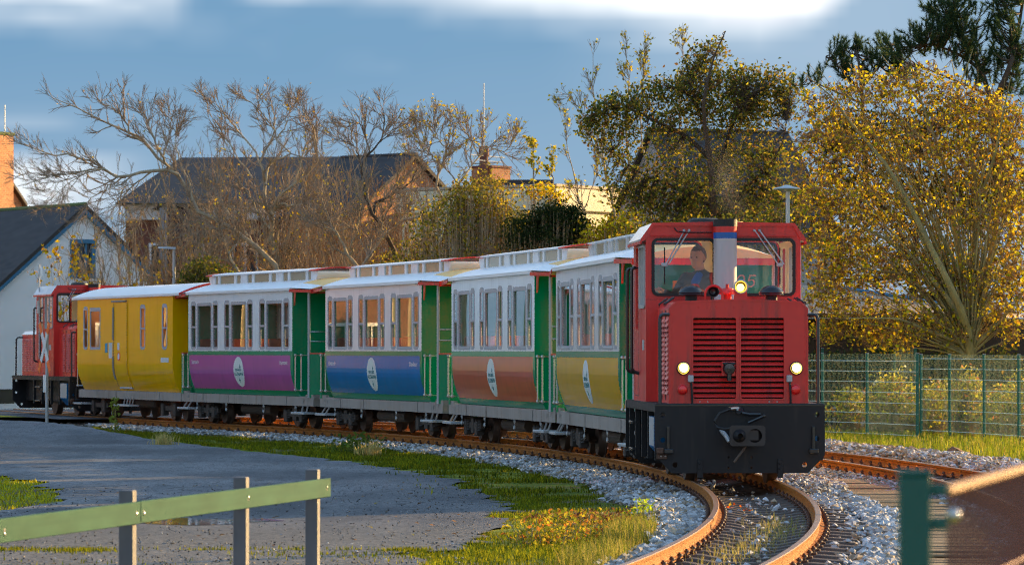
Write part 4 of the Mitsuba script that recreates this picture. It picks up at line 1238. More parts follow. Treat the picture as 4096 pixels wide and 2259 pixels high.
    for y in (-2.9, -1.1, 1.1, 2.9):
        for sx in (-1, 1):
            A('tie_down_eye', MB().tube([(sx * .845, y + .035 * math.sin(q), .36 + .075 * math.cos(q)) for q in np.linspace(0, 2 * math.pi, 9)], .013, 5), 'galvanised')
    for bi, by in enumerate((-2.55, 2.55)):
        k = 'bogie' if bi == 0 else 'bogie_001'
        bg = MB()
        for sx in (-1, 1):
            bg.box((sx * .66, by - .62, .22), (sx * .74, by + .62, .33), .01)
            bg.box((sx * .655, by - .10, .15), (sx * .75, by + .10, .40), .01)
            for ay in (-.42, .42):
                bg.box((sx * .65, by + ay - .09, .12), (sx * .78, by + ay + .09, .34), .015)
                for q in (-.11, .11):
                    bg.lathe([(.036, .20 + .022 * i) if i % 2 else (.05, .20 + .022 * i) for i in range(9)], (sx * .72, by + ay + q, 0), 'z', 10)
        bg.box((-.66, by - .10, .28), (.66, by + .10, .40), .01)
        A(k, bg, 'bogie_dark')
        wn = 0
        for ay in (-.42, .42):
            A(k + ('__axle' if ay < 0 else '__axle_001'), MB().cyl((-.62, by + ay, .24), (.62, by + ay, .24), .045, 8), 'wheel_dark', 35)
            for sx in (-1, 1):
                A(k + ('__wheel' if wn == 0 else f'__wheel_{wn:03d}'), MB().lathe([(0, -.045), (.22, -.045), (.245, .045), (.27, .05), (.27, .07), (0, .07)] if sx < 0 else [(0, -.07), (.27, -.07), (.27, -.05), (.245, -.045), (.22, .045), (0, .045)], (sx * .48, by + ay, .246), 'x', 24), 'wheel_dark', 30)
                wn += 1
    A('coupling_bar', MB().box((-.06, -4.15, .34), (.06, -3.6, .46), .02).box((-.06, 3.6, .34), (.06, 4.15, .46), .02), 'bogie_dark')
    return out


def on_side(mesh, sx, y0, z0, lift):
    """A flat (u, v, thickness) mesh laid on the curved side: u along the train (read from outside), v upwards."""
    v = np.asarray(mesh.vertices).copy()
    z = z0 + v[:, 1]
    y = y0 - v[:, 0] if sx < 0 else y0 + v[:, 0]
    x = sx * (HW - side_d(z) + lift + v[:, 2])
    f = np.asarray(mesh.faces)
    return MB().add(np.stack([x, y, z], 1), f)


def fine(poly, h, cell=.05):
    pieces = []
    x0, y0, x1, y1 = poly.bounds
    for a in np.arange(y0, y1, cell):
        c = poly.intersection(sbox(x0 - 1, a, x1 + 1, a + cell))
        for g in getattr(c, 'geoms', [c]):
            if g.geom_type == 'Polygon' and g.area > 1e-7:
                pieces.append(trimesh.creation.extrude_polygon(g, h, engine='earcut'))
    return trimesh.util.concatenate(pieces)


CAR = build_car()
_panels = {}
for sx in (-1, 1):
    _panels[sx] = side_strip(sx, .722, 1.398, -HB + .102, HB - .062, .03, .0, 10)
_emblem = {}
for sx in (-1, 1):
    disc = fine(Point(0, 0).buffer(.295, quad_segs=16), .004)
    words = []
    for txt, zz, hh in (('BORKUMER', .015, .048), ('KLEINBAHN', -.075, .062)):
        w = meshkit.text_mesh(txt, hh, .002, bold=True)
        b = w.bounds
        w.apply_translation([-(b[0][0] + b[1][0]) / 2, zz, .0045])
        words.append(w)
    marks = []
    for a, zz in ((-.10, .10), (.02, -.17)):
        g = unary_union([Point(-a, zz).buffer(.028), sbox(-a - .006, zz - .05, -a + .006, zz + .05), sbox(-a - .03, zz - .012, -a + .03, zz + .0)])
        marks.append(fine(g, .0065))
    _emblem[sx] = (shape(on_side(disc, sx, 0, 1.07, .001), 'emblem_white'), shape(on_side(trimesh.util.concatenate(words), sx, 0, 1.07, .002), 'emblem_teal'), shape(on_side(trimesh.util.concatenate(marks), sx, 0, 1.07, .002), 'emblem_teal'))


def chord(s, half=2.55):
    """Pose of a vehicle whose bogies stand on track 1 half metres to both sides of s."""
    x0, y0, _ = track(s - half)
    x1, y1, _ = track(s + half)
    return pose(float(x0 + x1) / 2, float(y0 + y1) / 2, math.atan2(-(x1 - x0), y1 - y0))


def lettering(txt, h, bold=False):
    m = meshkit.text_mesh(txt, h, .002, bold)
    m.apply_translation([-m.bounds[0][0], 0, 0])
    return m


CARS = [('passenger_coach', 9.80, 'yellow_paint', 'passenger coach with yellow lower side panel directly behind the locomotive', None, '205'),
        ('passenger_coach', 17.85, 'brick_red_paint', 'passenger coach with brick red lower side panel and white upper side', None, None),
        ('passenger_coach', 26.15, 'blue_paint', 'passenger coach with blue lower side panel and white upper side', 'Wandeule', None),
        ('passenger_coach', 34.40, 'purple_paint', 'passenger coach with purple lower side panel next to the yellow van', 'Sturmeck', None)]
for nm, s, pm, label, text, number in CARS:
    t = thing(nm, label, 'train coach', 'green and white passenger coaches of the train')
    M = chord(s)
    for tail, d, lab in CAR:
        head, _, sub = tail.rpartition('__')
        if sub and head:
            k = t + '__' + head + '__' + sub
            k = num(k)
        else:
            k = num(t + '__' + tail)
        put(k, d, None, M)
    for sx in (-1, 1):
        k = part(t, 'colour_panel', shape(_panels[sx], pm), pm, M)
        disc, words, marks = _emblem[sx]
        e = part(t, 'emblem', disc, None, M, label='round white emblem with teal lettering')
        part(e, 'lettering', words, None, M)
        part(e, 'emblem_mark', marks, None, M)
        if text:
            w = lettering(text, .075)
            L = w.bounds[1][0]
            for yy in (-HB + .25 + L, HB - .2) if sx < 0 else (-HB + .2, HB - .25 - L):
                part(t, 'name_lettering', on_side(w, sx, yy, 1.22, .0015), 'lettering', M)
    if number:
        w = lettering(number, .155)
        v = np.asarray(w.vertices)
        sl = v[:, 0] + v[:, 1] * .22
        part(t, 'car_number', MB().add(np.stack([.36 + sl * 1.05, -HB - .032 - v[:, 2], 2.30 + v[:, 1]], 1), np.asarray(w.faces)), 'number_tan', M, label='slanted tan number 205 on the green end wall')

# ------------------------------------------------------------------ baggage van
VB = 3.55


def baggage_van(M):
    t = thing('baggage_van', 'plain yellow baggage van with a sliding door behind the purple coach', 'train van')
    P = lambda n, mb, m, **k: part(t, n, mb, m, M, **k)
    wl = [('narrow', 2.73, 3.05), ('wide', 1.74, 2.53), ('narrow', -1.62, -1.28), ('narrow', -3.18, -2.84)]
    wl = [(k, y0, y1, 1.52, 2.45 if k == 'narrow' else 2.42) for k, y0, y1 in wl]
    holes = [rr(y0, z0, y1, z1, .09 if k == 'narrow' else .03) for k, y0, y1, z0, z1 in wl]
    for sx in (-1, 1):
        P('side_wall', MB().ext(sbox(-VB, 1.45, VB, ZE + .02).difference(unary_union(holes)), sx * HW, sx * (HW - .035), 'yz'), 'yellow_paint')
        mb = side_strip(sx, .62, 1.45, -VB, VB, n=14)
        P('lower_side', mb, 'yellow_paint', smooth=30)
        for (k, y0, y1, z0, z1), h in zip(wl, holes):
            inner = rr(y0 + .035, z0 + .045, y1 - .035, z1 - .07, .03)
            fr = MB().ext(h.buffer(.016).difference(inner), sx * (HW + .005), sx * (HW - .014), 'yz')
            zm = z0 + .45 * (z1 - z0)
            if k == 'narrow':
                fr.box((sx * (HW + .008), y0 + .01, zm), (sx * (HW - .014), y1 - .01, zm + .035), .004)
            w = P('window', fr, 'window_frame')
            xg = sx * (HW - .012)
            part(w, 'pane', MB().add([[xg, y0 + .02, z0 + .02], [xg, y1 - .02, z0 + .02], [xg, y1 - .02, z1 - .03], [xg, y0 + .02, z1 - .03]], [[0, 1, 2], [0, 2, 3]]), 'pane_glass', M)
        # sliding door
        d = P('sliding_door', side_strip(sx, .70, 1.45, -.36, .61, .02, .022, 12).box((sx * (HW + .002), -.36, 1.451), (sx * (HW + .022), .61, 2.52)), 'yellow_paint', smooth=30)
        part(d, 'door_track', MB().box((sx * HW, -.30, 2.535), (sx * (HW + .06), .72, 2.57), .004), 'frame_grey', M)
        dr_ = MB()
        for z0, z1 in ((1.72, 2.42), (.86, 1.35)):
            zz = np.linspace(z0, z1, 6)
            dr_.tube([(sx * (HW - side_d(z) + .04), .62, z) for z in zz], .022, 6)
        part(d, 'door_handle_bar', dr_, 'frame_grey', M, smooth=35)
        ed = MB()
        zz = np.linspace(.70, 2.52, 14)
        ed.tube([(sx * (HW - side_d(z) + .024), .615, z) for z in zz], .009, 4).tube([(sx * (HW - side_d(z) + .024), -.36, z) for z in zz], .004, 4)
        part(d, 'door_seam', ed, 'seat_brown', M)
        part(d, 'door_sill', MB().box((sx * (HW - .17), -.32, .66), (sx * (HW - .10), .57, .70), .005), 'galvanised', M)
        for y in (-.42, -.20, .0, .22):
            P('step_hanger', MB().tube([(sx * .83, y, .62), (sx * .90, y, .30)], .017, 5), 'frame_grey')
        P('step_board', MB().box((sx * .78, -.55, .285), (sx * 1.02, .65, .325), .006), 'galvanised')
        # papers on the wall
        for (y, z, w_, h_, mm, lb) in ((1.25, 1.44, .16, .21, 'notice_blue', 'small blue notice'), (.92, 1.32, .26, .34, 'lettering', 'white notice sheet'), (.26, 1.50, .14, .15, 'lettering', 'white notice on the door')):
            if sx < 0:
                P('notice', MB().box((sx * (HW + .003), y - w_ / 2, z), (sx * (HW + (.03 if y < .6 else .012)), y + w_ / 2, z + h_), .002), mm, label=lb)
        if sx < 0:
            ring = P('round_sign', MB().lathe([(.0, -.003), (.085, -.003), (.085, .003)], (-(HW + .028), .22, 1.36), 'x', 20).ext(Point(.22, 1.36).buffer(.085), -(HW + .034), -(HW + .024), 'yz'), 'sign_white', label='round white sign with a red rim on the door')
            part(ring, 'red_rim', MB().ext(Point(.22, 1.36).buffer(.095).difference(Point(.22, 1.36).buffer(.072)), -(HW + .038), -(HW + .022), 'yz'), 'sign_red', M)
            P('lettering_plate', MB().box((-(HW + .002), -3.30, 1.24), (-(HW + .008), -2.76, 1.34), .001), 'lettering', label='faded white lettering on the yellow side')
        for y in (VB + .08,):
            mbh = MB().tube([(sx * (HW - .03), y, 1.40), (sx * (HW - .03), y, .70)], .015, 8)
            for z in (1.40, .70):
                mbh.ball((sx * (HW - .03), y, z), .03, 6)
                mbh.tube([(sx * (HW - .03), y, z), (sx * (HW - .2), y - .1, z)], .011, 6)
            P('handrail', mbh, 'steel', smooth=35)
        P('rear_step', MB().box((sx * .72, VB - .35, .285), (sx * 1.0, VB + .25, .325), .006), 'galvanised')
    zc = np.linspace(.62, 1.2, 8)
    endp = Polygon([(HW - .002 - side_d(z), z) for z in zc] + [(HW - .002, ZE), (-HW + .002, ZE)] + [(-HW + .002 + side_d(z), z) for z in zc[::-1]])
    P('end_wall', MB().ext(endp, -VB - .02, -VB + .01, 'xz'), 'yellow_paint')
    P('end_wall', MB().ext(endp, VB - .01, VB + .02, 'xz'), 'yellow_paint')
    xs = np.linspace(-1.04, 1.04, 17)
    P('roof', MB().ext(Polygon([(x, ZE + .05 + .24 * (1 - (x / 1.04) ** 2)) for x in xs] + [(1.04, ZE), (-1.04, ZE)]), -VB - .62, VB + .28, 'xz'), 'roof_paint')
    P('roof_trim', MB().ext(Polygon([(x, ZE + .052 + .241 * (1 - (x / 1.042) ** 2)) for x in xs] + [(x, ZE + .01 + .23 * (1 - (x / 1.04) ** 2)) for x in xs[::-1]]), -VB - .65, -VB - .621, 'xz'), 'red_paint')
    uf = MB()
    for sx in (-1, 1):
        uf.box((sx * .82, -VB - .2, .44), (sx * .86, VB + .3, .615))
        for y in (-2.3, 0.9, 2.3):
            uf.box((sx * .861, y, .445), (sx * .872, y + .03, .61))
    uf.box((-.82, VB + .03, .56), (.82, VB + .3, .62))
    P('underframe', uf, 'frame_grey')
    P('underframe_beam', MB().box((-.3, -3.9, .34), (.3, 3.9, .5)).box((-.55, -.9, .26), (.5, .5, .44), .03), 'bogie_dark')
    for by in (-2.6, 2.6):
        bg = MB()
        for sx in (-1, 1):
            bg.box((sx * .66, by - .62, .22), (sx * .74, by + .62, .33), .01)
            for ay in (-.42, .42):
                bg.box((sx * .65, by + ay - .09, .12), (sx * .78, by + ay + .09, .38), .015)
        bg.box((-.66, by - .10, .28), (.66, by + .10, .40), .01)
        k = P('bogie', bg, 'bogie_dark')
        for ay in (-.42, .42):
            for sx in (-1, 1):
                part(k, 'wheel', MB().lathe([(0, -.045), (.22, -.045), (.245, .045), (.27, .05), (.27, .07), (0, .07)] if sx < 0 else [(0, -.07), (.27, -.07), (.27, -.05), (.245, -.045), (.22, .045), (0, .045)], (sx * .48, by + ay, .246), 'x', 24), 'wheel_dark', M, smooth=30)
    return t


baggage_van(chord(42.0, 2.6))
# ------------------------------------------------------------------ buildings
def gable_house(name, label, M, hw, length, z0, ze, pitch_, wall, roof, trim=None, over=.18, windows=(), cat='house'):
    """Local frame: x across the gable, y along the ridge from the front gable at y = 0."""
    zr = ze + hw * pitch_
    t = thing(name, label, cat)
    g = Polygon([(-hw, z0), (hw, z0), (hw, ze), (0, zr), (-hw, ze)])
    hol = unary_union([sbox(*w) for w in windows]) if windows else Polygon()
    wk = part(t, 'wall', MB().ext(g.difference(hol), 0, .2, 'xz').ext(g, length - .2, length, 'xz').box((-hw, .2, z0), (-hw + .2, length - .2, ze)).box((hw - .2, .2, z0), (hw, length - .2, ze)), wall, M)
    rk_ = part(t, 'roof', MB().ext(Polygon([(-hw - over, ze - over * pitch_ + .02), (0, zr + .02), (hw + over, ze - over * pitch_ + .02), (hw + over, ze - over * pitch_ + .14), (0, zr + .16), (-hw - over, ze - over * pitch_ + .14)]), -over, length + over, 'xz'), roof, M)
    part(rk_, 'ridge', MB().cyl((0, -over, zr + .14), (0, length + over, zr + .14), .07, 8), 'moss_ridge' if name == 'white_house' else roof, M)
    if trim:
        part(rk_, 'bargeboard', MB().ext(Polygon([(-hw - over, ze - over * pitch_ - .10), (0, zr - .13), (hw + over, ze - over * pitch_ - .10), (hw + over, ze - over * pitch_ + .018), (0, zr + .018), (-hw - over, ze - over * pitch_ + .018)]), -over + .02, -.01, 'xz'), trim, M)
    for x0, a, x1, b in windows:
        w = part(t, 'window', MB().ext(sbox(x0 - .02, a - .02, x1 + .02, b + .02).difference(sbox(x0 + .10, a + .10, x1 - .10, b - .10)), -.03, .12, 'xz').box((x1 - .30, .02, a), (x1 - .24, .10, b)), trim or 'fascia_white', M)
        part(w, 'pane', MB().box((x0 + .05, .08, a + .05), (x1 - .05, .10, b - .05)), 'window_dark', M)
    return t


mat('moss_ridge', (0.10, 0.14, 0.05), 0.9)
wh = gable_house('white_house', 'white house with a dark tiled roof and a small blue framed gable window', pose(-12.59, 110, math.radians(33.1)), 4.3, 10, -.25, 5.62 - 4.3 * .848, .848, 'wall_white', 'roof_dark', 'trim_blue', windows=[(-.40, 3.62, .38, 4.72)])
part(wh, 'wall_plaque', MB().box((-4.1, -.03, 1.33), (-3.55, -.005, 1.48), .01), 'dark_brown', pose(-12.59, 110, math.radians(33.1)))
part(wh, 'basement_window', MB().box((-2.8, -.02, -.05), (-2.2, .0, .35)).box((-2.75, -.05, .33), (-2.25, -.02, .37)), 'window_dark', pose(-12.59, 110, math.radians(33.1)))

# brick chimney block at the left edge
M = pose(-19.95, 150, math.radians(62))
bt = thing('brick_tower', 'tall orange brick wall block at the left edge behind the white house', 'building')
wk = part(bt, 'wall', MB().box((-9, 0, -.2), (0, 6, 10.05)), 'brick_orange', M)
part(bt, 'roof', MB().box((-9.05, -.05, 10.052), (.05, 6.05, 10.18), .02), 'moss_ridge', M)
part(bt, 'lower_wing', MB().ext(Polygon([(0.003, -.2), (1.0, -.2), (1.0, 7.35), (0.003, 8.2)]), .3, 5.5, 'xz'), 'brick_orange', M)
part(bt, 'wing_roof', MB().ext(Polygon([(0.004, 8.205), (1.1, 7.27), (1.1, 7.40), (0.004, 8.33)]), .1, 5.6, 'xz'), 'roof_dark', M)
part(bt, 'vent_pipe', MB().cyl((-.9, .6, 10.18), (-.9, .6, 10.75), .09, 8), 'fascia_white', M)
part(bt, 'aerial', MB().cyl((-.05, .4, 10.18), (-.05, .4, 11.3), .02, 5), 'galvanised', M)

# dark maroon block and its grey flank, right behind the white house
mb_ = thing('dark_annex', 'dark maroon block with a grey edge behind the bare branches', 'building')
M = pose(-10.6, 113, math.radians(8))
part(mb_, 'wall', MB().box((.22, 0, -.2), (1.25, 3, 5.75)), 'panel_maroon', M)
part(mb_, 'corner_trim', MB().box((-.02, -.03, -.2), (.10, .1, 5.8)).box((.13, -.03, -.2), (.20, .1, 5.8)), 'panel_grey', M)
part(mb_, 'roof', MB().box((-.1, -.1, 5.81), (1.35, 3.1, 5.87)), 'dark_brown', M)

# long brick building behind the bare trees
lb = thing('long_building', 'long brick building with a dark hipped roof and a white band behind bare trees', 'building')
wcol = []
for i in range(7):
    for zz in (1.2, 3.7):
        wcol.append((-12.6 + 1.45 * i, zz, -11.7 + 1.45 * i, zz + 1.5))
part(lb, 'wall', MB().ext(sbox(-13.2, -.2, -2.2, 6.0).difference(unary_union([sbox(*w) for w in wcol])), 130, 130.3, 'xz').box((-13.2, 130.3, -.2), (-12.9, 139, 6.0)).box((-2.5, 130.3, -.2), (-2.2, 139, 6.0)).box((-13.5, 131, -.2), (-2.6, 131.1, 6.0)), 'brick_dark')
part(lb, 'white_band', MB().box((-13.4, 129.7, 6.003), (-2.0, 139.2, 6.55)), 'fascia_white')
for x0, a, x1, b in wcol:
    w = part(lb, 'window', MB().ext(sbox(x0, a, x1, b).difference(sbox(x0 + .09, a + .09, x1 - .09, b - .09)), 129.97, 130.1, 'xz').box(((x0 + x1) / 2 - .04, 130.0, a), ((x0 + x1) / 2 + .04, 130.08, b)), 'fascia_white')
    part(w, 'pane', MB().box((x0 + .05, 130.1, a + .05), (x1 - .05, 130.12, b - .05)), 'window_dark')
v = [(-13.7, 129.2, 6.55), (-1.8, 129.2, 6.55), (-1.8, 140, 6.55), (-13.7, 140, 6.55), (-11.9, 134.6, 8.4), (-3.3, 134.6, 8.45)]
part(lb, 'roof', MB().hull(v), 'roof_dark')

bg_ = gable_house('brick_house', 'orange brick gable house seen through bare branches right of the long roof', pose(-3.3, 124, math.radians(50)), 2.9, 3.0, -.2, 5.9, .66, 'brick_orange', 'roof_dark', windows=[(-1.6, 3.6, -.7, 4.8), (.6, 3.6, 1.5, 4.8)])
M = pose(-.70, 128, math.radians(50))
cs = thing('brick_chimney_stack', 'square orange brick chimney stack with a dark pot behind the autumn bush', 'chimney')
part(cs, 'stack', MB().box((0, 0, -.2), (1.0, .9, 7.72)), 'brick_orange', M)
part(cs, 'cap', MB().box((-.04, -.04, 7.723), (1.04, .94, 7.80), .01), 'brick_dark', M)
part(cs, 'chimney_pot', MB().lathe([(.16, 7.8), (.15, 8.1), (.19, 8.12), (.17, 8.45), (0, 8.45)], (-.05, .3, 0), 'z', 12).cyl((-.05, .3, 6.5), (-.05, .3, 7.8), .2, 10), 'brick_dark', M)
part(cs, 'aerial', MB().cyl((-.05, .3, 8.4), (-.05, .3, 10.6), .018, 5).cyl((-1.1, .0, 8.12), (1.3, .5, 8.12), .02, 4).cyl((-.9, .0, 7.95), (1.0, .4, 7.95), .016, 4), 'galvanised', M)

cr_ = thing('cream_building', 'flat roofed cream building lit by the sun behind thin poplars', 'building')
M = pose(1.35, 118, math.radians(56))
part(cr_, 'wall', MB().box((0, 0, -.2), (12.2, 6, 5.9)), 'cream_wall', M)
part(cr_, 'parapet', MB().box((-.12, -.12, 5.903), (12.32, 6.1, 6.62), .02), 'cream_wall', M)
part(cr_, 'roof_edge', MB().box((-.15, -.15, 6.623), (12.35, 6.15, 6.72), .01), 'shed_roof', M)
for i in range(6):
    w = part(cr_, 'window', MB().box((.9 + 1.9 * i, -.02, 3.2), (2.1 + 1.9 * i, .0, 4.5)), 'fascia_white', M)
    part(w, 'pane', MB().box((1.0 + 1.9 * i, -.03, 3.3), (2.0 + 1.9 * i, -.021, 4.4)), 'window_dark', M)
fr_ = thing('flat_roofed_annex', 'low building with a dark flat roof beside the cream building', 'building')
part(fr_, 'wall', MB().box((-.6, 121, -.2), (1.2, 126, 6.55)), 'fascia_white')
part(fr_, 'roof', MB().box((-.7, 120.8, 6.553), (1.35, 126.2, 6.98)), 'roof_dark')

gable_house('dark_roofed_house', 'house with a big dark roof behind the dark green tree', pose(4.4, 117, math.radians(-66)), 3.4, 4.6, -.2, 5.0, .95, 'panel_grey', 'roof_dark')
sd = thing('low_shed', 'low brown shed with a tan sloping roof behind the yellow tree', 'shed')
part(sd, 'wall', MB().box((5.6, 84, -.2), (12.5, 89, 2.2)), 'dark_brown')
part(sd, 'roof', MB().hull([(5.4, 83.2, 2.22), (10.9, 83.2, 2.22), (5.4, 83.2, 2.30), (10.9, 83.2, 2.30), (5.4, 87, 3.0), (7.0, 87, 3.0), (5.4, 89.5, 2.3), (12.6, 89.5, 2.3)]), 'shed_roof')
part(sd, 'roof_verge', MB().tube([(10.95, 83.15, 2.27), (8.9, 85.2, 2.70), (7.0, 87, 3.04)], .045, 6), 'trim_blue')
part(sd, 'gutter', MB().tube([(5.4, 83.12, 2.27), (10.95, 83.12, 2.25)], .05, 6), 'dark_brown')

# houses outside the frame on the left: the far side of the street, seen only mirrored in the coach windows
for i, (x, y, a, r, lab) in enumerate([(-33, 92, 100, 'roof_orange', 'brick house with an orange tiled roof left of the yard'), (-36, 118, 80, 'roof_orange', 'far brick house with an orange tiled roof left of the yard'), (-40, 70, 95, 'roof_dark', 'brick house with a dark roof left of the yard')]):
    gable_house('street_house', lab, pose(x, y, math.radians(a)), 4.5, 10, -.25, 3.2, .85, 'brick_dark', r, 'fascia_white', windows=[(-2.6, 1.0, -1.5, 2.4), (-.6, 1.0, .6, 2.4), (1.5, 1.0, 2.6, 2.4), (-.6, 3.8, .6, 5.0)])

# ------------------------------------------------------------------ lamps and signs
lp = thing('street_lamp', 'grey street lamp with a flat plate head rising behind the locomotive cab', 'street lamp', 'street lamps')
part(lp, 'pole', MB().lathe([(.05, -.2), (.048, 2.5), (.042, 4.66)], (5.52, 75, 0), 'z', 10), 'galvanised', smooth=35)
part(lp, 'lamp_head', MB().lathe([(.0, 4.80), (.06, 4.79), (.12, 4.765), (.26, 4.735), (.28, 4.715), (.25, 4.70), (.05, 4.66), (.0, 4.66)][::-1], (5.50, 75, 0), 'z', 20), 'galvanised', smooth=35)
lp = thing('street_lamp', 'grey street lamp with a short flat arm standing right of the white house', 'street lamp', 'street lamps')
x = (695 - 2048) * 97 / FPX
part(lp, 'pole', MB().lathe([(.05, -.2), (.046, 2.5), (.040, 4.12)], (x, 97, 0), 'z', 10), 'galvanised', smooth=35)
part(lp, 'lamp_arm', MB().hull([(x + .05, 96.9, 4.10), (x + .05, 97.1, 4.10), (x + .05, 97, 4.16), (x - .40, 96.85, 4.12), (x - .40, 97.15, 4.12), (x - .40, 97, 4.165)]), 'galvanised')

cb = thing('level_crossing_sign', 'white crossbuck with red tips on a grey post beside the yard', 'road sign')
Y_ = 81.9
M = pose((183 - 2048) * Y_ / FPX, Y_, math.radians(-63), -.05)
part(cb, 'post', MB().cyl((0, .03, -.1), (0, .03, 1.95), .038, 10), 'galvanised', M, smooth=35)
zc_ = 1.5 - (1389 - HORIZON) * Y_ / FPX + .05
for sg in (-1, 1):
    a = math.radians(58) * sg
    d, n = np.array([math.cos(a), math.sin(a)]), np.array([-math.sin(a), math.cos(a)])

    def quad(l0, l1, w=.062):
        return Polygon([d * l0 + n * w, d * l0 - n * w, d * l1 - n * w, d * l1 + n * w])
    yy = -.03 if sg < 0 else -.045
    from shapely import affinity
    mv = lambda g: affinity.translate(g, 0, zc_)
    k = part(cb, 'arm', MB().ext(mv(quad(-.36, .36)), yy, yy + .012, 'xz'), 'sign_white', M)
    part(k, 'red_tip', MB().ext(mv(quad(.361, .62)), yy, yy + .012, 'xz'), 'sign_red', M)
    part(k, 'red_tip', MB().ext(mv(quad(-.62, -.361)), yy, yy + .012, 'xz'), 'sign_red', M)
part(cb, 'small_plate', MB().box((-.09, -.03, zc_ - .98), (.10, -.02, zc_ - .60), .003).box((-.03, -.032, zc_ - .85), (.06, -.0305, zc_ - .70)), 'sign_white', M)

# ------------------------------------------------------------------ board fence in the foreground
pf = thing('board_fence', 'low fence of a green painted board on square dark grey posts', 'fence')
u = np.array([.225, .974])
u /= np.linalg.norm(u)
FM = pose(-2.386, 23.3, -math.atan2(u[0], u[1]))      # local y runs along the fence, x to its right
gpf = np.random.default_rng(8)
for t_, h in ((-2.35, .63), (0, .632), (2.345, .636), (4.13, .632)):
    part(pf, 'post', MB().box((-.045, t_ - .042, -.75), (.045, t_ + .042, h), .006), 'post_recycled', FM @ pose(0, 0, gpf.normal(0, .004)))
for y0, y1, dz in ((-5.2, .02, .0), (.026, 4.36, .002)):
    k = part(pf, 'board', MB().box((.0455, y0, .424 + dz), (.078, y1, .560 + dz), .004), 'board_green', FM)
    for yb in ((-2.35, -.06) if y0 < 0 else (.08, 2.30, 4.25)):
        part(k, 'bolt', MB().lathe([(.011, 0), (.011, .006), (.0, .009)], (.078, yb, .49 + gpf.normal(0, .008)), 'x', 8).lathe([(.017, 0), (.017, .002), (.0, .0025)], (.078, yb, .49), 'x', 10), 'steel', FM)

# ------------------------------------------------------------------ mesh fences
def mesh_panel(L, z0, z1, wire, rod, dx=.05, dz=.2):
    """A double rod mesh panel from x = 0 to L in the xz plane: (vertical wires, horizontal rods)."""
    vw, hr = MB(), MB()
    xs = np.arange(dx * .5, L, dx)
    P = np.stack([np.stack([xs, 0 * xs, 0 * xs + z0], -1), np.stack([xs, 0 * xs, 0 * xs + z1 + .03], -1)], 1)
    vw.add(*tubes(P, np.full((len(xs), 2), wire), 4))
    zs = np.arange(z0 + .03, z1 + .01, dz)
    for oy in (-.008, .008):
        P = np.stack([np.stack([0 * zs, 0 * zs + oy, zs], -1), np.stack([0 * zs + L, 0 * zs + oy, zs], -1)], 1)
        hr.add(*tubes(P, np.full((len(zs), 2), rod), 4))
    return vw, hr


def mesh_fence(name, label, pts, z0, z1, wire, rod, mp, mw, mh, post_r=.028, dz=.2, extra=.03):
    t = thing(name, label, 'fence')
    for i, (x, y) in enumerate(pts):
        k = part(t, 'post', MB().box((x - post_r, y - post_r, z0 - .15), (x + post_r, y + post_r, z1 + extra), .003), mp)
        part(k, 'post_cap', MB().box((x - post_r - .003, y - post_r - .003, z1 + extra + .001), (x + post_r + .003, y + post_r + .003, z1 + extra + .012), .003), 'galvanised')
    for (xa, ya), (xb, yb) in zip(pts[:-1], pts[1:]):
        L = math.hypot(xb - xa, yb - ya)
        M = pose(xa, ya - post_r - .012, math.atan2(yb - ya, xb - xa))
        vw, hr = mesh_panel(L, z0, z1, wire, rod, .05, dz)
        k = part(t, 'mesh_panel', vw, mw, M)
        part(k, 'rods', hr, mh, M)
    return t


def fp(px, Y):
    return ((px - 2048) * Y / FPX, Y)


mesh_fence('mesh_fence', 'green double rod mesh fence running behind the far track', [fp(p, y) for p, y in ((2700, 79), (3000, 76.5), (3165, 75.2), (3290, 74.2), (3468, 72.6), (3669, 70.4))], -.14, 1.40, .002, .006, 'fence_green', 'mesh_green', 'wire_green')
mesh_fence('mesh_fence', 'green double rod mesh fence in front of the thicket at the right edge', [fp(p, y) for p, y in ((3684, 73.6), (3798, 72.4), (3936, 70.6), (4075, 68.6), (4230, 66.8), (4420, 64.5))], -.10, 1.38, .002, .006, 'fence_green', 'mesh_green', 'wire_green')
mesh_fence('mesh_fence', 'far run of green mesh fence under the yellow tree', [fp(p, y) for p, y in ((3290, 82), (3578, 80.5), (3661, 79))], -.1, 1.50, .002, .005, 'fence_green', 'fence_green', 'fence_green')

nf = thing('near_mesh_fence', 'close blurred green fence post carrying a brown wire mesh panel', 'fence')
px_, py_ = .766, 7.14
k = part(nf, 'post', MB().box((px_ - .030, py_ - .02, -.4), (px_ + .030, py_ + .02, 1.262), .004), 'post_green')
part(k, 'post_cap', MB().box((px_ - .033, py_ - .023, 1.2625), (px_ + .033, py_ + .023, 1.272), .003), 'post_green')
a_, b_ = np.array([.835, 7.22]), np.array([1.445, 9.68])
L_ = float(np.linalg.norm(b_ - a_))
NM = pose(a_[0], a_[1], math.atan2(b_[1] - a_[1], b_[0] - a_[0]))
vw, hr = mesh_panel(L_, -.2, 1.20, .0027, .004, .05, .2)
k = part(nf, 'mesh_panel', vw, 'mesh_brown', NM, label='brown wire mesh panel seen almost edge on')
part(k, 'rods', hr, 'mesh_brown', NM)
part(k, 'top_rail', MB().box((-.02, -.012, 1.222), (L_, .012, 1.240), .004), 'mesh_tan', NM)
for z in (1.235, 1.17, .7):
    part(nf, 'clamp', MB().box((px_ + .0305, py_ - .012, z - .012), (px_ + .062, py_ + .02, z + .012), .003), 'post_green')
part(nf, 'bolt', MB().ball((px_ + .073, py_ - .005, 1.186), (.014, .014, .014), 10), 'steel', smooth=True)
part(nf, 'far_post', MB().box((b_[0] - .03, b_[1] - .02, -.4), (b_[0] + .03, b_[1] + .02, 1.262), .004), 'post_green')
mat('mesh_tan', (0.26, 0.14, 0.075), 0.7)
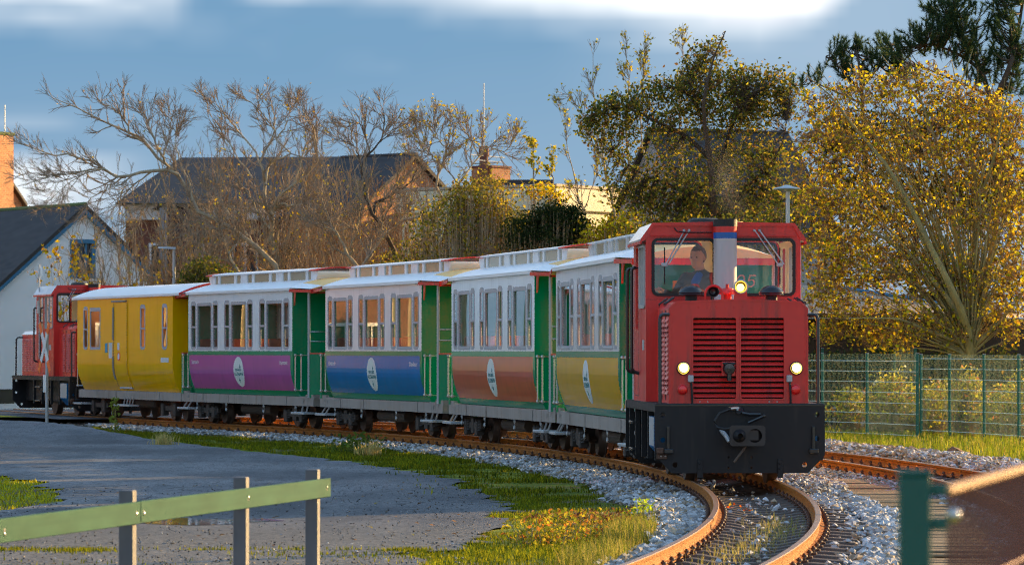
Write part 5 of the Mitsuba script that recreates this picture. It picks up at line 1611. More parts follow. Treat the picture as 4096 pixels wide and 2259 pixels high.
# ------------------------------------------------------------------ vegetation
def unit(v):
    return v / (np.linalg.norm(v, axis=-1, keepdims=True) + 1e-12)


def spline(pts, n):
    p = np.asarray(pts, float)
    d = np.concatenate([[0], np.cumsum(np.linalg.norm(np.diff(p, axis=0), axis=1))])
    from scipy.interpolate import PchipInterpolator
    return PchipInterpolator(d, p)(np.linspace(0, d[-1], n))


def children(P, R, per, length, ang, up, g, n=5, t0=.25, rscale=.55, wander=.25, taper=.25, tip=.0, fall=.72):
    """per branches from each polyline P (N, m, 3): polylines (N * per, n, 3) and radii."""
    N, m, _ = P.shape
    t = t0 + (1 - t0) * g.uniform(0, 1, (N, per)) ** .8
    t[:, -1] = 1.0
    k = t * (m - 1)
    i = np.clip(k.astype(int), 0, m - 2)
    w = (k - i)[..., None]
    r = np.arange(N)[:, None]
    a, b = P[r, i], P[r, i + 1]
    start = (a * (1 - w) + b * w).reshape(-1, 3)
    rad = (R[r, i] * (1 - w[..., 0]) + R[r, i + 1] * w[..., 0]).reshape(-1)
    tan = unit(b - a).reshape(-1, 3)
    rnd = g.normal(0, 1, tan.shape)
    perp = unit(rnd - (rnd * tan).sum(-1, keepdims=True) * tan)
    an = np.radians(np.abs(g.normal(ang, ang * .35, len(tan))))[:, None]
    an[per - 1::per] *= .4
    d = unit(tan * np.cos(an) + perp * np.sin(an))
    L = length * g.uniform(.55, 1.15, len(tan)) * (1 - fall * t.reshape(-1)) if np.isscalar(length) else (np.repeat(length, per) * g.uniform(.55, 1.1, len(tan)))
    pts = [start]
    for s in range(n - 1):
        d = unit(d + g.normal(0, wander, d.shape) * .5 + np.array([0, 0, up]))
        pts.append(pts[-1] + d * (L / (n - 1))[:, None])
    r0 = np.minimum(rad * rscale, rad)
    Rr = r0[:, None] * np.linspace(1, taper, n)[None] + tip
    return np.stack(pts, 1), Rr


def leaves(P, size, color, g, up=.3, aspect=.65, cup=True):
    """Leaf quads at P (N, 3), sizes (N,), colours (N, 3)."""
    N = len(P)
    nrm = unit(g.normal(0, 1, (N, 3)) + np.array([0, 0, up]))
    a = unit(np.cross(nrm, g.normal(0, 1, (N, 3))))
    b = np.cross(nrm, a)
    s = size[:, None] * .5
    lift = nrm * s * .25
    q = np.stack([P - a * s, P - b * s * aspect + lift, P + a * s, P + b * s * aspect + lift], 1)
    f = (np.array([[0, 1, 2], [0, 2, 3]])[None] + (np.arange(N) * 4)[:, None, None]).reshape(-1, 3)
    return q.reshape(-1, 3), f, np.repeat(color, 4, 0)


def palette(cols, n, g, jit=.25):
    c = np.array([x[:3] for x in cols], float)
    w = np.array([x[3] if len(x) > 3 else 1 for x in cols], float)
    k = g.choice(len(c), n, p=w / w.sum())
    return (c[k] * (1 + g.uniform(-jit, jit, (n, 1))) * (1 + g.uniform(-.08, .08, (n, 3)))).clip(.002, .9)


YELLOW = [(.74, .57, .02, 5), (.60, .37, .025, 1.8), (.50, .46, .03, 3), (.26, .15, .035, 2.5), (.15, .09, .035, 2.5), (.22, .23, .03, 2.5)]
DARKGREEN = [(.10, .13, .03, 5), (.17, .17, .035, 3), (.28, .22, .035, 2.5), (.18, .11, .045, 2), (.50, .42, .035, 1.3)]
OLIVE = [(.17, .18, .03, 4), (.30, .26, .03, 3), (.46, .35, .03, 2), (.14, .08, .03, 2), (.08, .10, .02, 3)]


def guide_tree(name, label, guides, Y, r0, mat_, levels, seed, spread=.9, twig_mat='twig_grey', group=None, cat='tree', leaf=None, base=None, sides=7):
    """A tree drawn by limb lines (points in the 2576 view, all near depth Y) that carry branches and twigs grown by chance."""
    g = np.random.default_rng(seed)
    t = thing(name, label, cat, group)
    trunk = MB()
    L0, R0 = [], []
    for gi, (pts, ra, rb) in enumerate(guides):
        dep = np.cumsum(g.normal(0, spread * .25, len(pts)))
        dep = dep - dep[0] if gi else dep * .3 - dep[0] * .3
        p = np.array([W(x, y, Y + dd) for (x, y), dd in zip(pts, dep)])
        c = spline(p, 14)
        c[1:-1] += g.normal(0, .025, (12, 3))
        rr_ = np.linspace(ra, rb, 14)
        trunk.add(*tubes(c[None], rr_[None], sides))
        L0.append(c)
        R0.append(rr_)
    part(t, 'trunk', trunk, mat_, smooth=True)
    P, R = np.array(L0), np.array(R0)
    cr = MB()
    last = None
    for li, (per, length, ang, up, n, tip, sd, ts) in enumerate(levels):
        P, R = children(P, R, per, length, ang, up, g, n, ts, .6, .3, .3, tip)
        cr.add(*tubes(P, R, sd))
        last = P
    part(t, 'crown', cr, twig_mat)
    if leaf:
        n, size, pal, low = leaf
        Q = last.reshape(-1, 3)
        Q = Q[g.integers(0, len(Q), n)] + g.normal(0, .05, (n, 3))
        part(t, 'leaves', MB().add(*leaves(Q, g.uniform(*size, n), palette(pal, n, g), g)), 'leaf')
    return t


BARE = [(13, 1.25, 34, .09, 7, .003, 5, .15), (6, .70, 28, .06, 5, .0025, 4, .08), (3, .42, 24, .04, 3, .0027, 3, .1)]
FEW = [(.62, .42, .02, 3), (.40, .34, .03, 1)]
guide_tree('bare_tree', 'bare tree leaning far to the left with long drooping limbs above the white house', [
    ([(706, 720), (690, 668), (640, 618), (600, 590), (556, 560), (519, 545), (497, 530), (483, 507), (472, 470), (448, 440), (424, 421), (393, 393), (354, 354), (300, 319), (248, 301), (198, 276), (135, 248)], .085, .010),
    ([(448, 440), (424, 428), (372, 430), (315, 446), (262, 421), (213, 395), (142, 389), (80, 370), (46, 361)], .05, .008),
    ([(315, 446), (290, 440), (248, 428), (200, 433), (141, 443), (80, 437), (46, 437)], .030, .006),
    ([(315, 446), (270, 470), (225, 500), (190, 545)], .022, .004),
    ([(380, 432), (330, 470), (290, 520), (262, 570)], .022, .004),
    ([(262, 421), (210, 440), (150, 480), (110, 520)], .018, .004),
    ([(420, 430), (385, 480), (360, 530), (345, 575)], .022, .004),
    ([(240, 430), (170, 450), (120, 475)], .016, .004),
    ([(424, 421), (407, 396), (395, 370), (382, 340), (372, 310), (354, 262)], .035, .006),
    ([(407, 396), (420, 350), (432, 300), (428, 285)], .022, .005),
    ([(354, 354), (330, 340), (310, 300), (262, 262), (240, 258)], .028, .005),
    ([(483, 507), (470, 440), (452, 405), (440, 350), (452, 312)], .03, .006),
    ([(556, 560), (520, 548), (470, 560), (445, 552)], .028, .006),
    ([(640, 618), (610, 570), (560, 520), (530, 470)], .03, .006),
], 97.0, .09, 'bark_grey', BARE, 101, leaf=(40, (.06, .10), FEW, 0), twig_mat='twig_grey')
guide_tree('bare_tree', 'bare pale barked tree with an upright forked trunk right behind the coaches', [
    ([(706, 730), (702, 674), (687, 620), (680, 577), (685, 541), (690, 521)], .105, .075),
    ([(685, 541), (670, 514), (667, 466), (660, 430), (652, 412), (663, 382), (685, 345), (690, 332), (673, 304), (637, 262), (612, 248)], .05, .007),
    ([(690, 521), (711, 486), (743, 457), (780, 430), (798, 397), (800, 386), (793, 336), (775, 297), (751, 262)], .045, .006),
    ([(667, 466), (672, 420), (690, 400), (730, 386), (694, 347), (684, 276), (670, 245), (652, 244)], .03, .006),
    ([(743, 457), (760, 400), (778, 340), (785, 300)], .022, .005),
    ([(652, 412), (640, 380), (600, 330), (560, 280), (515, 245)], .028, .005),
    ([(637, 450), (600, 400), (570, 350), (545, 320), (520, 262)], .022, .005),
    ([(690, 521), (720, 515), (770, 515), (790, 517)], .035, .02),
    ([(680, 577), (640, 520), (610, 470), (590, 440)], .035, .008),
    ([(694, 347), (715, 320), (722, 290), (740, 262)], .02, .005),
], 98.5, .1, 'bark_grey', BARE, 102, leaf=(60, (.06, .10), FEW, 0), twig_mat='twig_grey')
guide_tree('bare_tree', 'dark slim bare tree curving left above the blue coach roof', [
    ([(994, 700), (990, 649), (960, 568), (939, 539), (917, 490), (909, 437), (909, 421), (928, 386), (950, 362), (960, 346), (966, 300), (963, 272)], .075, .008),
    ([(939, 539), (947, 512), (985, 488), (1022, 466), (1044, 437), (1060, 410)], .045, .010),
    ([(909, 421), (900, 386), (880, 362), (850, 350)], .025, .006),
    ([(928, 386), (918, 340), (900, 312), (868, 320)], .02, .005),
    ([(950, 362), (985, 340), (1010, 330)], .018, .005),
], 96.0, .08, 'bark_dark', BARE, 103, leaf=(60, (.06, .10), FEW, 0))
guide_tree('bare_tree', 'bare tree with some yellow leaves in front of the brick chimney stack', [
    ([(1050, 710), (1057, 649), (1082, 582), (1101, 523), (1114, 488), (1095, 462), (1106, 424), (1118, 400), (1124, 373), (1135, 320)], .08, .008),
    ([(1101, 523), (1135, 496), (1162, 450), (1185, 420), (1205, 394), (1215, 370), (1218, 330)], .045, .007),
    ([(1106, 424), (1085, 390), (1062, 370), (1050, 330)], .024, .005),
    ([(1205, 394), (1230, 370), (1262, 380), (1285, 350)], .02, .005),
    ([(1205, 394), (1180, 345), (1160, 318)], .02, .005),
    ([(1124, 373), (1100, 340), (1090, 310)], .018, .005),
], 97.5, .08, 'bark_grey', BARE, 104, leaf=(520, (.06, .11), [(.55, .42, .02, 3), (.30, .28, .03, 2)], 0))


guide_tree('bare_tree', 'low pale forked bare tree behind the blue coach roof, left of the dark slim tree', [
    ([(905, 720), (900, 680), (880, 640), (850, 590), (825, 545), (810, 500)], .06, .008), ([(905, 690), (925, 650), (960, 600), (1000, 560), (1030, 520)], .055, .008), ([(880, 640), (895, 590), (905, 530), (900, 480)], .035, .006), ([(850, 590), (815, 570), (780, 560)], .025, .005), ([(960, 600), (965, 550), (985, 500)], .025, .005)],
    95.5, .06, 'bark_grey', BARE, 105, leaf=(90, (.06, .10), FEW, 0))
guide_tree('bare_tree', 'low crooked pale tree behind the purple coach roof, left of the leaning limb', [
    ([(620, 730), (600, 690), (575, 640), (560, 600), (548, 560)], .07, .01), ([(575, 640), (600, 600), (612, 555)], .03, .006), ([(600, 690), (560, 670), (520, 640), (490, 600)], .04, .006)],
    96.0, .06, 'bark_grey', BARE, 106, leaf=(60, (.06, .10), FEW, 0))


# thicket of bare shoots
def shrub(name, label, cx, cy, Y, w, h, nstem, seed, mat_, group, leaf=None, twigs=(6, 4), r=.016, lean=.8, cat='shrub', stem_mat=None):
    """Upright shoots from a base of half width w (metres), h metres tall, foot at the ground below (cx, cy)."""
    g = np.random.default_rng(seed)
    t = thing(name, label, cat, group)
    X = (cx * 1.5901 - 2048) * Y / FPX
    b = np.stack([X + g.normal(0, w * .4, nstem), Y + g.normal(0, w * .4, nstem), np.full(nstem, -.2)], -1)
    top = b + np.stack([g.normal(0, w * .85, nstem), g.normal(0, w * .5, nstem), h * g.uniform(.62, 1.0, nstem)], -1)
    m = 8
    s = np.linspace(0, 1, m)[None, :, None]
    P = b[:, None] * (1 - s) + top[:, None] * s + np.stack([g.normal(0, lean, nstem), g.normal(0, lean, nstem), 0 * g.normal(0, 1, nstem)], -1)[:, None] * (s * (1 - s))
    P = P + g.normal(0, .03, P.shape) * s
    R = (r * g.uniform(.7, 1.6, nstem))[:, None] * np.linspace(1, .35, m)[None]
    part(t, 'stems', MB().add(*tubes(P, R, 4)), stem_mat or mat_)
    cr = MB()
    Q, S_ = children(P, R, twigs[0], h * .28, 30, .16, g, 5, .2, .6, .3, .4, .004)
    cr.add(*tubes(Q, S_, 3))
    Q2, S2 = children(Q, S_, twigs[1], h * .12, 36, .10, g, 3, .1, .7, .3, .6, .0038)
    cr.add(*tubes(Q2, S2, 3))
    part(t, 'twigs', cr, mat_)
    if leaf:
        n, size, pal = leaf
        A = np.concatenate([Q.reshape(-1, 3), Q2.reshape(-1, 3)])
        A = A[g.integers(0, len(A), n)] + g.normal(0, .06, (n, 3))
        part(t, 'leaves', MB().add(*leaves(A, g.uniform(*size, n), palette(pal, n, g), g)), 'leaf')
    return t


g0 = np.random.default_rng(55)
TH = [(300, .7, 5.4), (340, .9, 6.4), (420, .8, 5.0), (460, .8, 6.4), (500, .9, 7.0), (540, .8, 6.0), (580, .9, 7.2), (650, .9, 7.2), (700, .8, 6.2), (740, .9, 7.4), (780, .9, 6.2), (820, .9, 7.5), (860, .9, 6.4), (900, .9, 7.4), (980, .8, 7.0), (1060, .8, 6.4)]
ORD = 'first second third fourth fifth sixth seventh eighth ninth tenth eleventh twelfth thirteenth fourteenth fifteenth sixteenth'.split()
for i, (cx, w, h) in enumerate(TH):
    shrub('bare_shrub', f'tangled tan thicket of bare shoots behind the train, {ORD[i]} from the left', cx, 0, 101 + g0.uniform(-3.5, 4.5), w, h, 15, 200 + i, ('twig_tan', 'twig_pink', 'twig_russet', 'twig_tan')[i % 4], 'bare shrubs behind the train', leaf=(70, (.06, .11), FEW), twigs=(8, 4))


def lobe_tree(name, label, lobes, Y, trunk, seed, pal, size, mat_, cat='tree', twigs=True, depth=1.0, cluster=14, tw_mat='bark_dark', fan=0, sig=.13, ntw=3):
    """A leafy tree: limb lines, and lobes (x, y, rx, ry, leaf clusters) in the view that fill with clustered leaves on twigs."""
    g = np.random.default_rng(seed)
    t = thing(name, label, cat)
    tr = MB()
    nodes = []
    for pts, ra, rb in trunk:
        dd = np.cumsum(g.normal(0, .22, len(pts)))
        p = np.array([W(x, y, Y + d) for (x, y), d in zip(pts, dd - dd[0])])
        c = spline(p, 12)
        tr.add(*tubes(c[None], np.linspace(ra, rb, 12)[None], 6))
        nodes.append(c[3:])
    nodes = np.concatenate(nodes)
    C, K = [], []
    for x, y, rx, ry, n in lobes:
        q = unit(g.normal(0, 1, (n, 3))) * (g.uniform(0, 1, n) ** .42)[:, None]
        c = np.array([W(x, y, Y)]) + q * np.array([rx, 0, ry])[None] * 1.5901 * Y / FPX
        c[:, 1] = Y + q[:, 1] * max(rx, ry) * 1.5901 * Y / FPX * depth
        C.append(c)
    C = np.concatenate(C)
    if fan:
        root = W(*trunk[0][0][0], Y)
        tp = C[g.choice(len(C), fan, replace=False)] + np.stack([g.normal(0, .2, fan), g.normal(0, .2, fan), g.uniform(-.1, .75, fan)], -1)
        s = np.linspace(0, 1, 10)[None, :, None]
        F = root * (1 - s) + tp[:, None] * s + (tp - root)[:, None] * np.array([-.35, -.3, .12]) * (s * (1 - s)) + g.normal(0, .035, (fan, 10, 3)) * s
        tr.add(*tubes(F, np.linspace(.03, .005, 10)[None] * g.uniform(.5, 1.2, (fan, 1)), 5))
        nodes = np.concatenate([nodes, F[:, 4:].reshape(-1, 3)])
    part(t, 'trunk', tr, mat_, smooth=True)
    # a twig from the nearest limb to each cluster
    from scipy.spatial import cKDTree
    _, j = cKDTree(nodes).query(C)
    A = nodes[j]
    s = np.linspace(0, 1, 5)[None, :, None]
    P = A[:, None] * (1 - s) + C[:, None] * s + np.array([0, 0, -.18]) * (s * (1 - s)) + g.normal(0, .05, (len(C), 5, 3)) * (s * (1 - s) * 3)
    Ln = np.linalg.norm(C - A, axis=1)
    tw = MB().add(*tubes(P, (.006 + .006 * Ln)[:, None] * np.linspace(1, .3, 5)[None], 3))
    Q, S_ = children(P[:, 2:], np.full((len(P), 3), .005), ntw, .28, 45, .05, g, 3, .3, 1, .3, .5, .0)
    tw.add(*tubes(Q, S_, 3))
    part(t, 'branches', tw, tw_mat)
    n = len(C) * cluster
    cp = np.repeat(C, cluster, 0) + g.normal(0, sig, (n, 3)) * np.array([1, 1, .8])
    part(t, 'crown', MB().add(*leaves(cp, g.uniform(*size, n), palette(pal, n, g), g, .35)), 'leaf')
    return t


lobe_tree('dark_tree', 'dark green leafy tree with gaps in its crown behind the locomotive', [
    (1560, 268, 80, 34, 110), (1500, 300, 40, 26, 40), (1640, 235, 60, 40, 70), (1780, 215, 110, 62, 200), (1765, 150, 45, 40, 46), (1800, 120, 34, 26, 24), (1885, 215, 90, 50, 130), (1960, 215, 60, 45, 70), (1930, 270, 80, 60, 120),
    (1840, 290, 110, 60, 150), (1700, 290, 80, 50, 100), (1620, 330, 70, 40, 40), (1540, 380, 50, 40, 30), (1640, 440, 90, 70, 70), (1750, 400, 110, 80, 90), (1870, 400, 100, 80, 120), (1940, 430, 70, 90, 80), (1700, 520, 100, 50, 90), (1830, 520, 100, 50, 90), (1600, 520, 60, 50, 60), (1480, 330, 24, 20, 14), (1560, 460, 60, 60, 60), (1760, 470, 140, 60, 140), (1920, 520, 80, 60, 90), (1740, 560, 140, 30, 110), (1540, 330, 60, 40, 50)],
    94.0, [([(1800, 740), (1796, 600), (1792, 470), (1786, 400), (1775, 330), (1770, 250), (1790, 170), (1812, 100), (1826, 78)], .14, .012), ([(1792, 470), (1820, 380), (1850, 300), (1900, 230)], .07, .012), ([(1786, 400), (1720, 340), (1640, 300), (1560, 270), (1490, 290)], .07, .010), ([(1790, 520), (1700, 470), (1620, 440), (1540, 380)], .05, .01), ([(1796, 560), (1880, 470), (1950, 400), (1980, 300)], .06, .01), ([(1775, 330), (1740, 250), (1700, 220)], .04, .01)],
    301, DARKGREEN, (.08, .13), 'bark_dark', cluster=7, sig=.16)

lobe_tree('yellow_tree', 'broad autumn tree with yellow leaves and many upright stems above the green fence', [
    (2080, 260, 70, 50, 60), (2180, 220, 90, 50, 90), (2300, 215, 100, 55, 100), (2420, 260, 100, 70, 100), (2530, 300, 80, 60, 80), (2060, 360, 90, 80, 100), (2180, 350, 110, 90, 120), (2320, 360, 120, 90, 120), (2460, 400, 110, 90, 110), (2570, 420, 70, 100, 80),
    (2060, 500, 70, 90, 120), (2150, 520, 100, 90, 120), (2280, 520, 110, 90, 100), (2420, 540, 110, 90, 90), (2550, 560, 70, 90, 80), (2100, 640, 90, 70, 130), (2200, 660, 100, 80, 130), (2320, 680, 90, 80, 90), (2450, 690, 100, 80, 90), (2560, 680, 60, 80, 70),
    (2080, 740, 60, 60, 90), (2160, 790, 90, 60, 110), (2280, 800, 90, 60, 90), (2400, 820, 90, 50, 70), (2530, 800, 70, 70, 90), (2080, 830, 50, 40, 60), (2240, 850, 90, 30, 60)],
    79.0, [([(2440, 900), (2436, 840), (2400, 740), (2330, 600), (2240, 430), (2150, 320), (2070, 220), (2030, 190)], .10, .008), ([(2438, 860), (2420, 700), (2400, 560), (2370, 400), (2320, 260), (2290, 150)], .10, .008), ([(2442, 880), (2450, 700), (2455, 520), (2440, 360), (2410, 230), (2395, 150)], .10, .008), ([(2440, 860), (2480, 700), (2510, 540), (2540, 380), (2580, 250)], .09, .008), ([(2436, 840), (2360, 720), (2260, 620), (2150, 560), (2060, 480), (2010, 440)], .07, .008), ([(2400, 740), (2300, 690), (2190, 680), (2100, 640), (2040, 640)], .05, .008), ([(2240, 430), (2180, 300), (2150, 230), (2110, 160)], .04, .006), ([(2320, 260), (2260, 190), (2220, 140)], .03, .006), ([(2410, 230), (2440, 150), (2450, 120)], .03, .006), ([(2455, 520), (2500, 400), (2530, 260), (2545, 190)], .05, .007), ([(2370, 400), (2300, 330), (2240, 270)], .04, .006), ([(2436, 870), (2330, 830), (2240, 800), (2140, 800)], .05, .01), ([(2450, 870), (2540, 780), (2600, 700)], .05, .01), ([(2420, 700), (2350, 560), (2290, 470), (2230, 350)], .05, .006)],
    302, YELLOW, (.05, .12), 'bark_moss', cluster=6, tw_mat='twig_russet', fan=150, sig=.12, ntw=6)

# a second, darker layer of foliage behind the yellow tree
lobe_tree('olive_tree', 'dark olive tree filling the gaps behind the yellow tree', [
    (2080, 420, 90, 120, 60), (2250, 440, 130, 130, 90), (2420, 480, 130, 140, 90), (2560, 500, 90, 140, 60), (2150, 640, 140, 120, 90), (2350, 680, 160, 120, 90), (2520, 700, 110, 120, 110), (2300, 320, 180, 80, 120), (2480, 300, 120, 90, 90), (2120, 320, 90, 70, 60), (2250, 480, 200, 140, 120), (2450, 500, 150, 150, 120)],
    88.0, [([(2300, 900), (2300, 700), (2310, 500), (2320, 330)], .12, .02), ([(2310, 600), (2180, 480), (2090, 380)], .06, .01), ([(2310, 560), (2450, 440), (2540, 380)], .06, .01)],
    303, [(.10, .085, .02, 4), (.17, .10, .03, 3), (.25, .18, .02, 2), (.45, .30, .02, 1.5)], (.09, .15), 'bark_dark', cluster=12)


def pine(name, label, guides, tufts, Y, seed):
    g = np.random.default_rng(seed)
    t = thing(name, label, 'pine tree', 'pines at the upper right')
    tr = MB()
    nodes = []
    for pts, ra, rb in guides:
        p = np.array([W(x, y, Y) for x, y in pts]) + np.concatenate([[np.zeros(3)], g.normal(0, .2, (len(pts) - 1, 3)) * [0, 1, 0]])
        c = spline(p, 12)
        tr.add(*tubes(c[None], np.linspace(ra, rb, 12)[None], 6))
        nodes.append(c)
    part(t, 'trunk', tr, 'bark_dark', smooth=True)
    nodes = np.concatenate(nodes)
    C = []
    for x, y, rx, ry, n in tufts:
        q = unit(g.normal(0, 1, (n, 3))) * (g.uniform(0, 1, n) ** .5)[:, None]
        c = np.array([W(x, y, Y)]) + q * np.array([rx, 0, ry]) * 1.5901 * Y / FPX
        c[:, 1] = Y + q[:, 1] * rx * 1.5901 * Y / FPX
        C.append(c)
    C = np.concatenate(C)
    from scipy.spatial import cKDTree
    _, j = cKDTree(nodes).query(C)
    A = nodes[j]
    s = np.linspace(0, 1, 5)[None, :, None]
    P = A[:, None] * (1 - s) + C[:, None] * s + np.array([0, 0, -.25]) * (s * (1 - s))
    part(t, 'branches', MB().add(*tubes(P, np.linspace(.018, .008, 5)[None].repeat(len(P), 0), 3)), 'bark_dark')
    # brushes of needles along a short upward shoot
    nn = 84
    d = unit((C - A) * .5 + np.array([0, 0, .6]) + g.normal(0, .25, C.shape))
    u = g.uniform(0, 1, (len(C), nn, 1))
    base = C[:, None] + d[:, None] * (u * .30 - .08)
    nd = unit(d[:, None] * (.55 + .7 * u) + g.normal(0, .55, (len(C), nn, 3)))
    L = g.uniform(.09, .15, (len(C), nn, 1))
    side = unit(np.cross(nd, g.normal(0, 1, nd.shape))) * .008
    tri = np.stack([base - side, base + side, base + nd * L], 2)
    v = tri.reshape(-1, 3)
    f = np.arange(len(v)).reshape(-1, 3)
    col = palette([(.035, .075, .04, 4), (.06, .10, .045, 2), (.12, .14, .045, 1.2)], len(C) * nn, g, .3)
    part(t, 'crown', MB().add(v, f, np.repeat(col, 3, 0)), 'leaf')
    return t


pine('pine_tree', 'dark pine with brushy tufts at the upper right corner', [([(2510, 500), (2500, 300), (2470, 180), (2430, 100), (2400, 40)], .12, .03), ([(2470, 180), (2400, 130), (2330, 110)], .05, .02), ([(2500, 260), (2540, 160), (2570, 60), (2580, -30)], .08, .03), ([(2490, 240), (2400, 200), (2320, 170)], .04, .015)],
     [(2400, 60, 70, 60, 70), (2330, 100, 70, 45, 60), (2260, 130, 45, 30, 24), (2440, 120, 80, 60, 80), (2520, 60, 60, 70, 70), (2560, 140, 50, 60, 60), (2480, 180, 60, 40, 40), (2555, 220, 40, 30, 20), (2340, 30, 30, 25, 12), (2560, -10, 60, 30, 40), (2400, 10, 60, 25, 30)], 90.0, 401)
pine('pine_tree', 'smaller dark pine top rising left of the big pine above the yellow tree', [([(2180, 500), (2170, 300), (2160, 180), (2150, 110)], .09, .02), ([(2165, 230), (2110, 170), (2080, 140)], .035, .012), ([(2170, 220), (2220, 160), (2260, 110)], .035, .012), ([(2168, 260), (2080, 220), (2030, 200)], .03, .01)],
     [(2120, 135, 40, 30, 26), (2165, 115, 22, 24, 12), (2200, 150, 40, 30, 24), (2110, 175, 40, 22, 20), (2160, 190, 50, 20, 20), (2055, 195, 24, 18, 9), (2255, 160, 40, 30, 22), (2010, 215, 16, 12, 4), (2230, 110, 24, 24, 10), (2280, 190, 40, 25, 18)], 92.0, 402)

# thin poplars
POP = [(11, 1.0, 24, .22, 6, .003, 4, .15), (6, .6, 24, .16, 4, .0028, 3, .15), (3, .26, 28, .1, 3, .003, 3, .2)]
LIME = [(.50, .42, .03, 3), (.34, .32, .03, 2), (.16, .17, .03, 1)]
for i, (gd, lab) in enumerate([
    ([([(1560, 640), (1545, 520), (1520, 420), (1500, 300), (1490, 220), (1492, 140)], .05, .005), ([(1520, 420), (1470, 300), (1440, 230), (1425, 260)], .025, .004)], 'thin bare poplar with a few yellow leaves, leftmost of the poplar row'),
    ([([(1600, 620), (1590, 480), (1575, 330), (1580, 230), (1578, 125)], .05, .005)], 'thin bare poplar with lime leaves left of the dark tree'),
    ([([(1640, 640), (1630, 430), (1610, 300), (1618, 210), (1625, 125)], .045, .005)], 'thin bare poplar rising just above the left shoulder of the dark tree'),
    ([([(1725, 560), (1715, 380), (1712, 240), (1718, 160), (1716, 100)], .045, .005)], 'thin bare poplar top standing out over the dark tree'),
    ([([(1500, 640), (1470, 540), (1440, 430), (1425, 350), (1410, 285)], .035, .004), ([(1470, 540), (1500, 430), (1520, 360)], .02, .004)], 'leaning bare sapling in front of the cream building')]):
    guide_tree('poplar', lab, gd, 105.0 + i * .8, .05, 'bark_grey', POP, 500 + i, leaf=(150, (.08, .13), LIME, 0), twig_mat='twig_pink')
guide_tree('poplar', 'small yellowish sapling in the sky gap right of the chimney stack', [([(1345, 520), (1343, 450), (1340, 390), (1342, 368)], .03, .004), ([(1395, 520), (1392, 450), (1384, 400), (1388, 392)], .03, .004)], 112.0, .03, 'bark_grey', [(7, .7, 24, .22, 5, .003, 3, .2), (5, .35, 26, .15, 3, .003, 3, .15)], 520, leaf=(260, (.10, .15), LIME, 0), twig_mat='twig_pink')


def bush(name, label, lobes, Y, seed, pal, size, cluster=12, cat='bush', group=None, stems=True, sig=.12, depth=1.0):
    g = np.random.default_rng(seed)
    t = thing(name, label, cat, group)
    C = []
    for x, y, rx, ry, n in lobes:
        q = unit(g.normal(0, 1, (n, 3))) * (g.uniform(0, 1, n) ** .4)[:, None]
        c = np.array([W(x, y, Y)]) + q * np.array([rx, 0, ry]) * 1.5901 * Y / FPX
        c[:, 1] = Y + q[:, 1] * rx * 1.5901 * Y / FPX * depth
        C.append(c)
    C = np.concatenate(C)
    C = C[C[:, 2] > -.15]
    foot = np.stack([C[:, 0] * .6 + C[:, 0].mean() * .4, C[:, 1] * .6 + C[:, 1].mean() * .4, np.full(len(C), -.22)], -1)
    s = np.linspace(0, 1, 5)[None, :, None]
    P = foot[:, None] * (1 - s) + C[:, None] * s + g.normal(0, .05, (len(C), 5, 3)) * (s * (1 - s) * 3)
    part(t, 'stems', MB().add(*tubes(P, np.linspace(.014, .005, 5)[None].repeat(len(C), 0), 3)), 'twig_tan')
    n = len(C) * cluster
    cp = np.repeat(C, cluster, 0) + g.normal(0, sig, (n, 3))
    cp[:, 2] = np.maximum(cp[:, 2], -.2)
    part(t, 'leaves', MB().add(*leaves(cp, g.uniform(*size, n), palette(pal, n, g), g, .3)), 'leaf')
    return t


bush('autumn_bush', 'olive and yellow bush below the brick chimney stack', [(1130, 560, 100, 60, 190), (1220, 500, 75, 65, 170), (1160, 490, 50, 40, 60), (1260, 560, 80, 60, 170), (1180, 640, 120, 50, 120), (1300, 600, 60, 50, 60), (1050, 640, 70, 50, 60), (1000, 660, 60, 30, 40)], 94.5, 601, [(.42, .34, .04, 3), (.26, .24, .035, 3), (.55, .42, .03, 2), (.2, .12, .04, 2), (.12, .13, .03, 2)], (.05, .11), 9)
bush('conifer_shrub', 'dark green conifer shrub above the red and blue coaches', [(1330, 580, 70, 50, 130), (1400, 560, 70, 45, 130), (1450, 590, 50, 40, 90), (1370, 620, 110, 40, 120), (1390, 530, 40, 30, 40), (1440, 545, 36, 20, 30)], 93.0, 602, [(.018, .035, .014, 4), (.045, .065, .02, 3), (.09, .10, .025, 1.2)], (.04, .09), 26, sig=.10)
bush('autumn_bush', 'yellow leaved bush between the conifer shrub and the cab roof', [(1520, 580, 45, 30, 60), (1570, 570, 50, 40, 70), (1480, 600, 24, 14, 20)], 92.0, 603, YELLOW[:4], (.07, .12), 8)
bush('autumn_bush', 'orange tinted bush tops peeping over the conifer shrub below the flat roof', [(1350, 480, 40, 14, 26), (1400, 488, 40, 18, 30)], 96.5, 606, YELLOW[:4], (.07, .12), 8)
bush('autumn_bush', 'olive bush with yellow tints behind the coach roofs under the dark tree', [(1650, 600, 110, 40, 110), (1780, 590, 110, 40, 110), (1900, 590, 90, 60, 110), (1960, 640, 60, 80, 90), (1990, 540, 50, 70, 70)], 88.0, 604, OLIVE, (.07, .12), 10)
bush('dark_shrub', 'dark green shrub at the foot of the lamp right of the white house', [(520, 690, 50, 36, 70), (480, 705, 40, 24, 40), (570, 700, 40, 24, 36), (1000, 690, 80, 26, 60)], 95.0, 605, DARKGREEN, (.06, .11), 14)

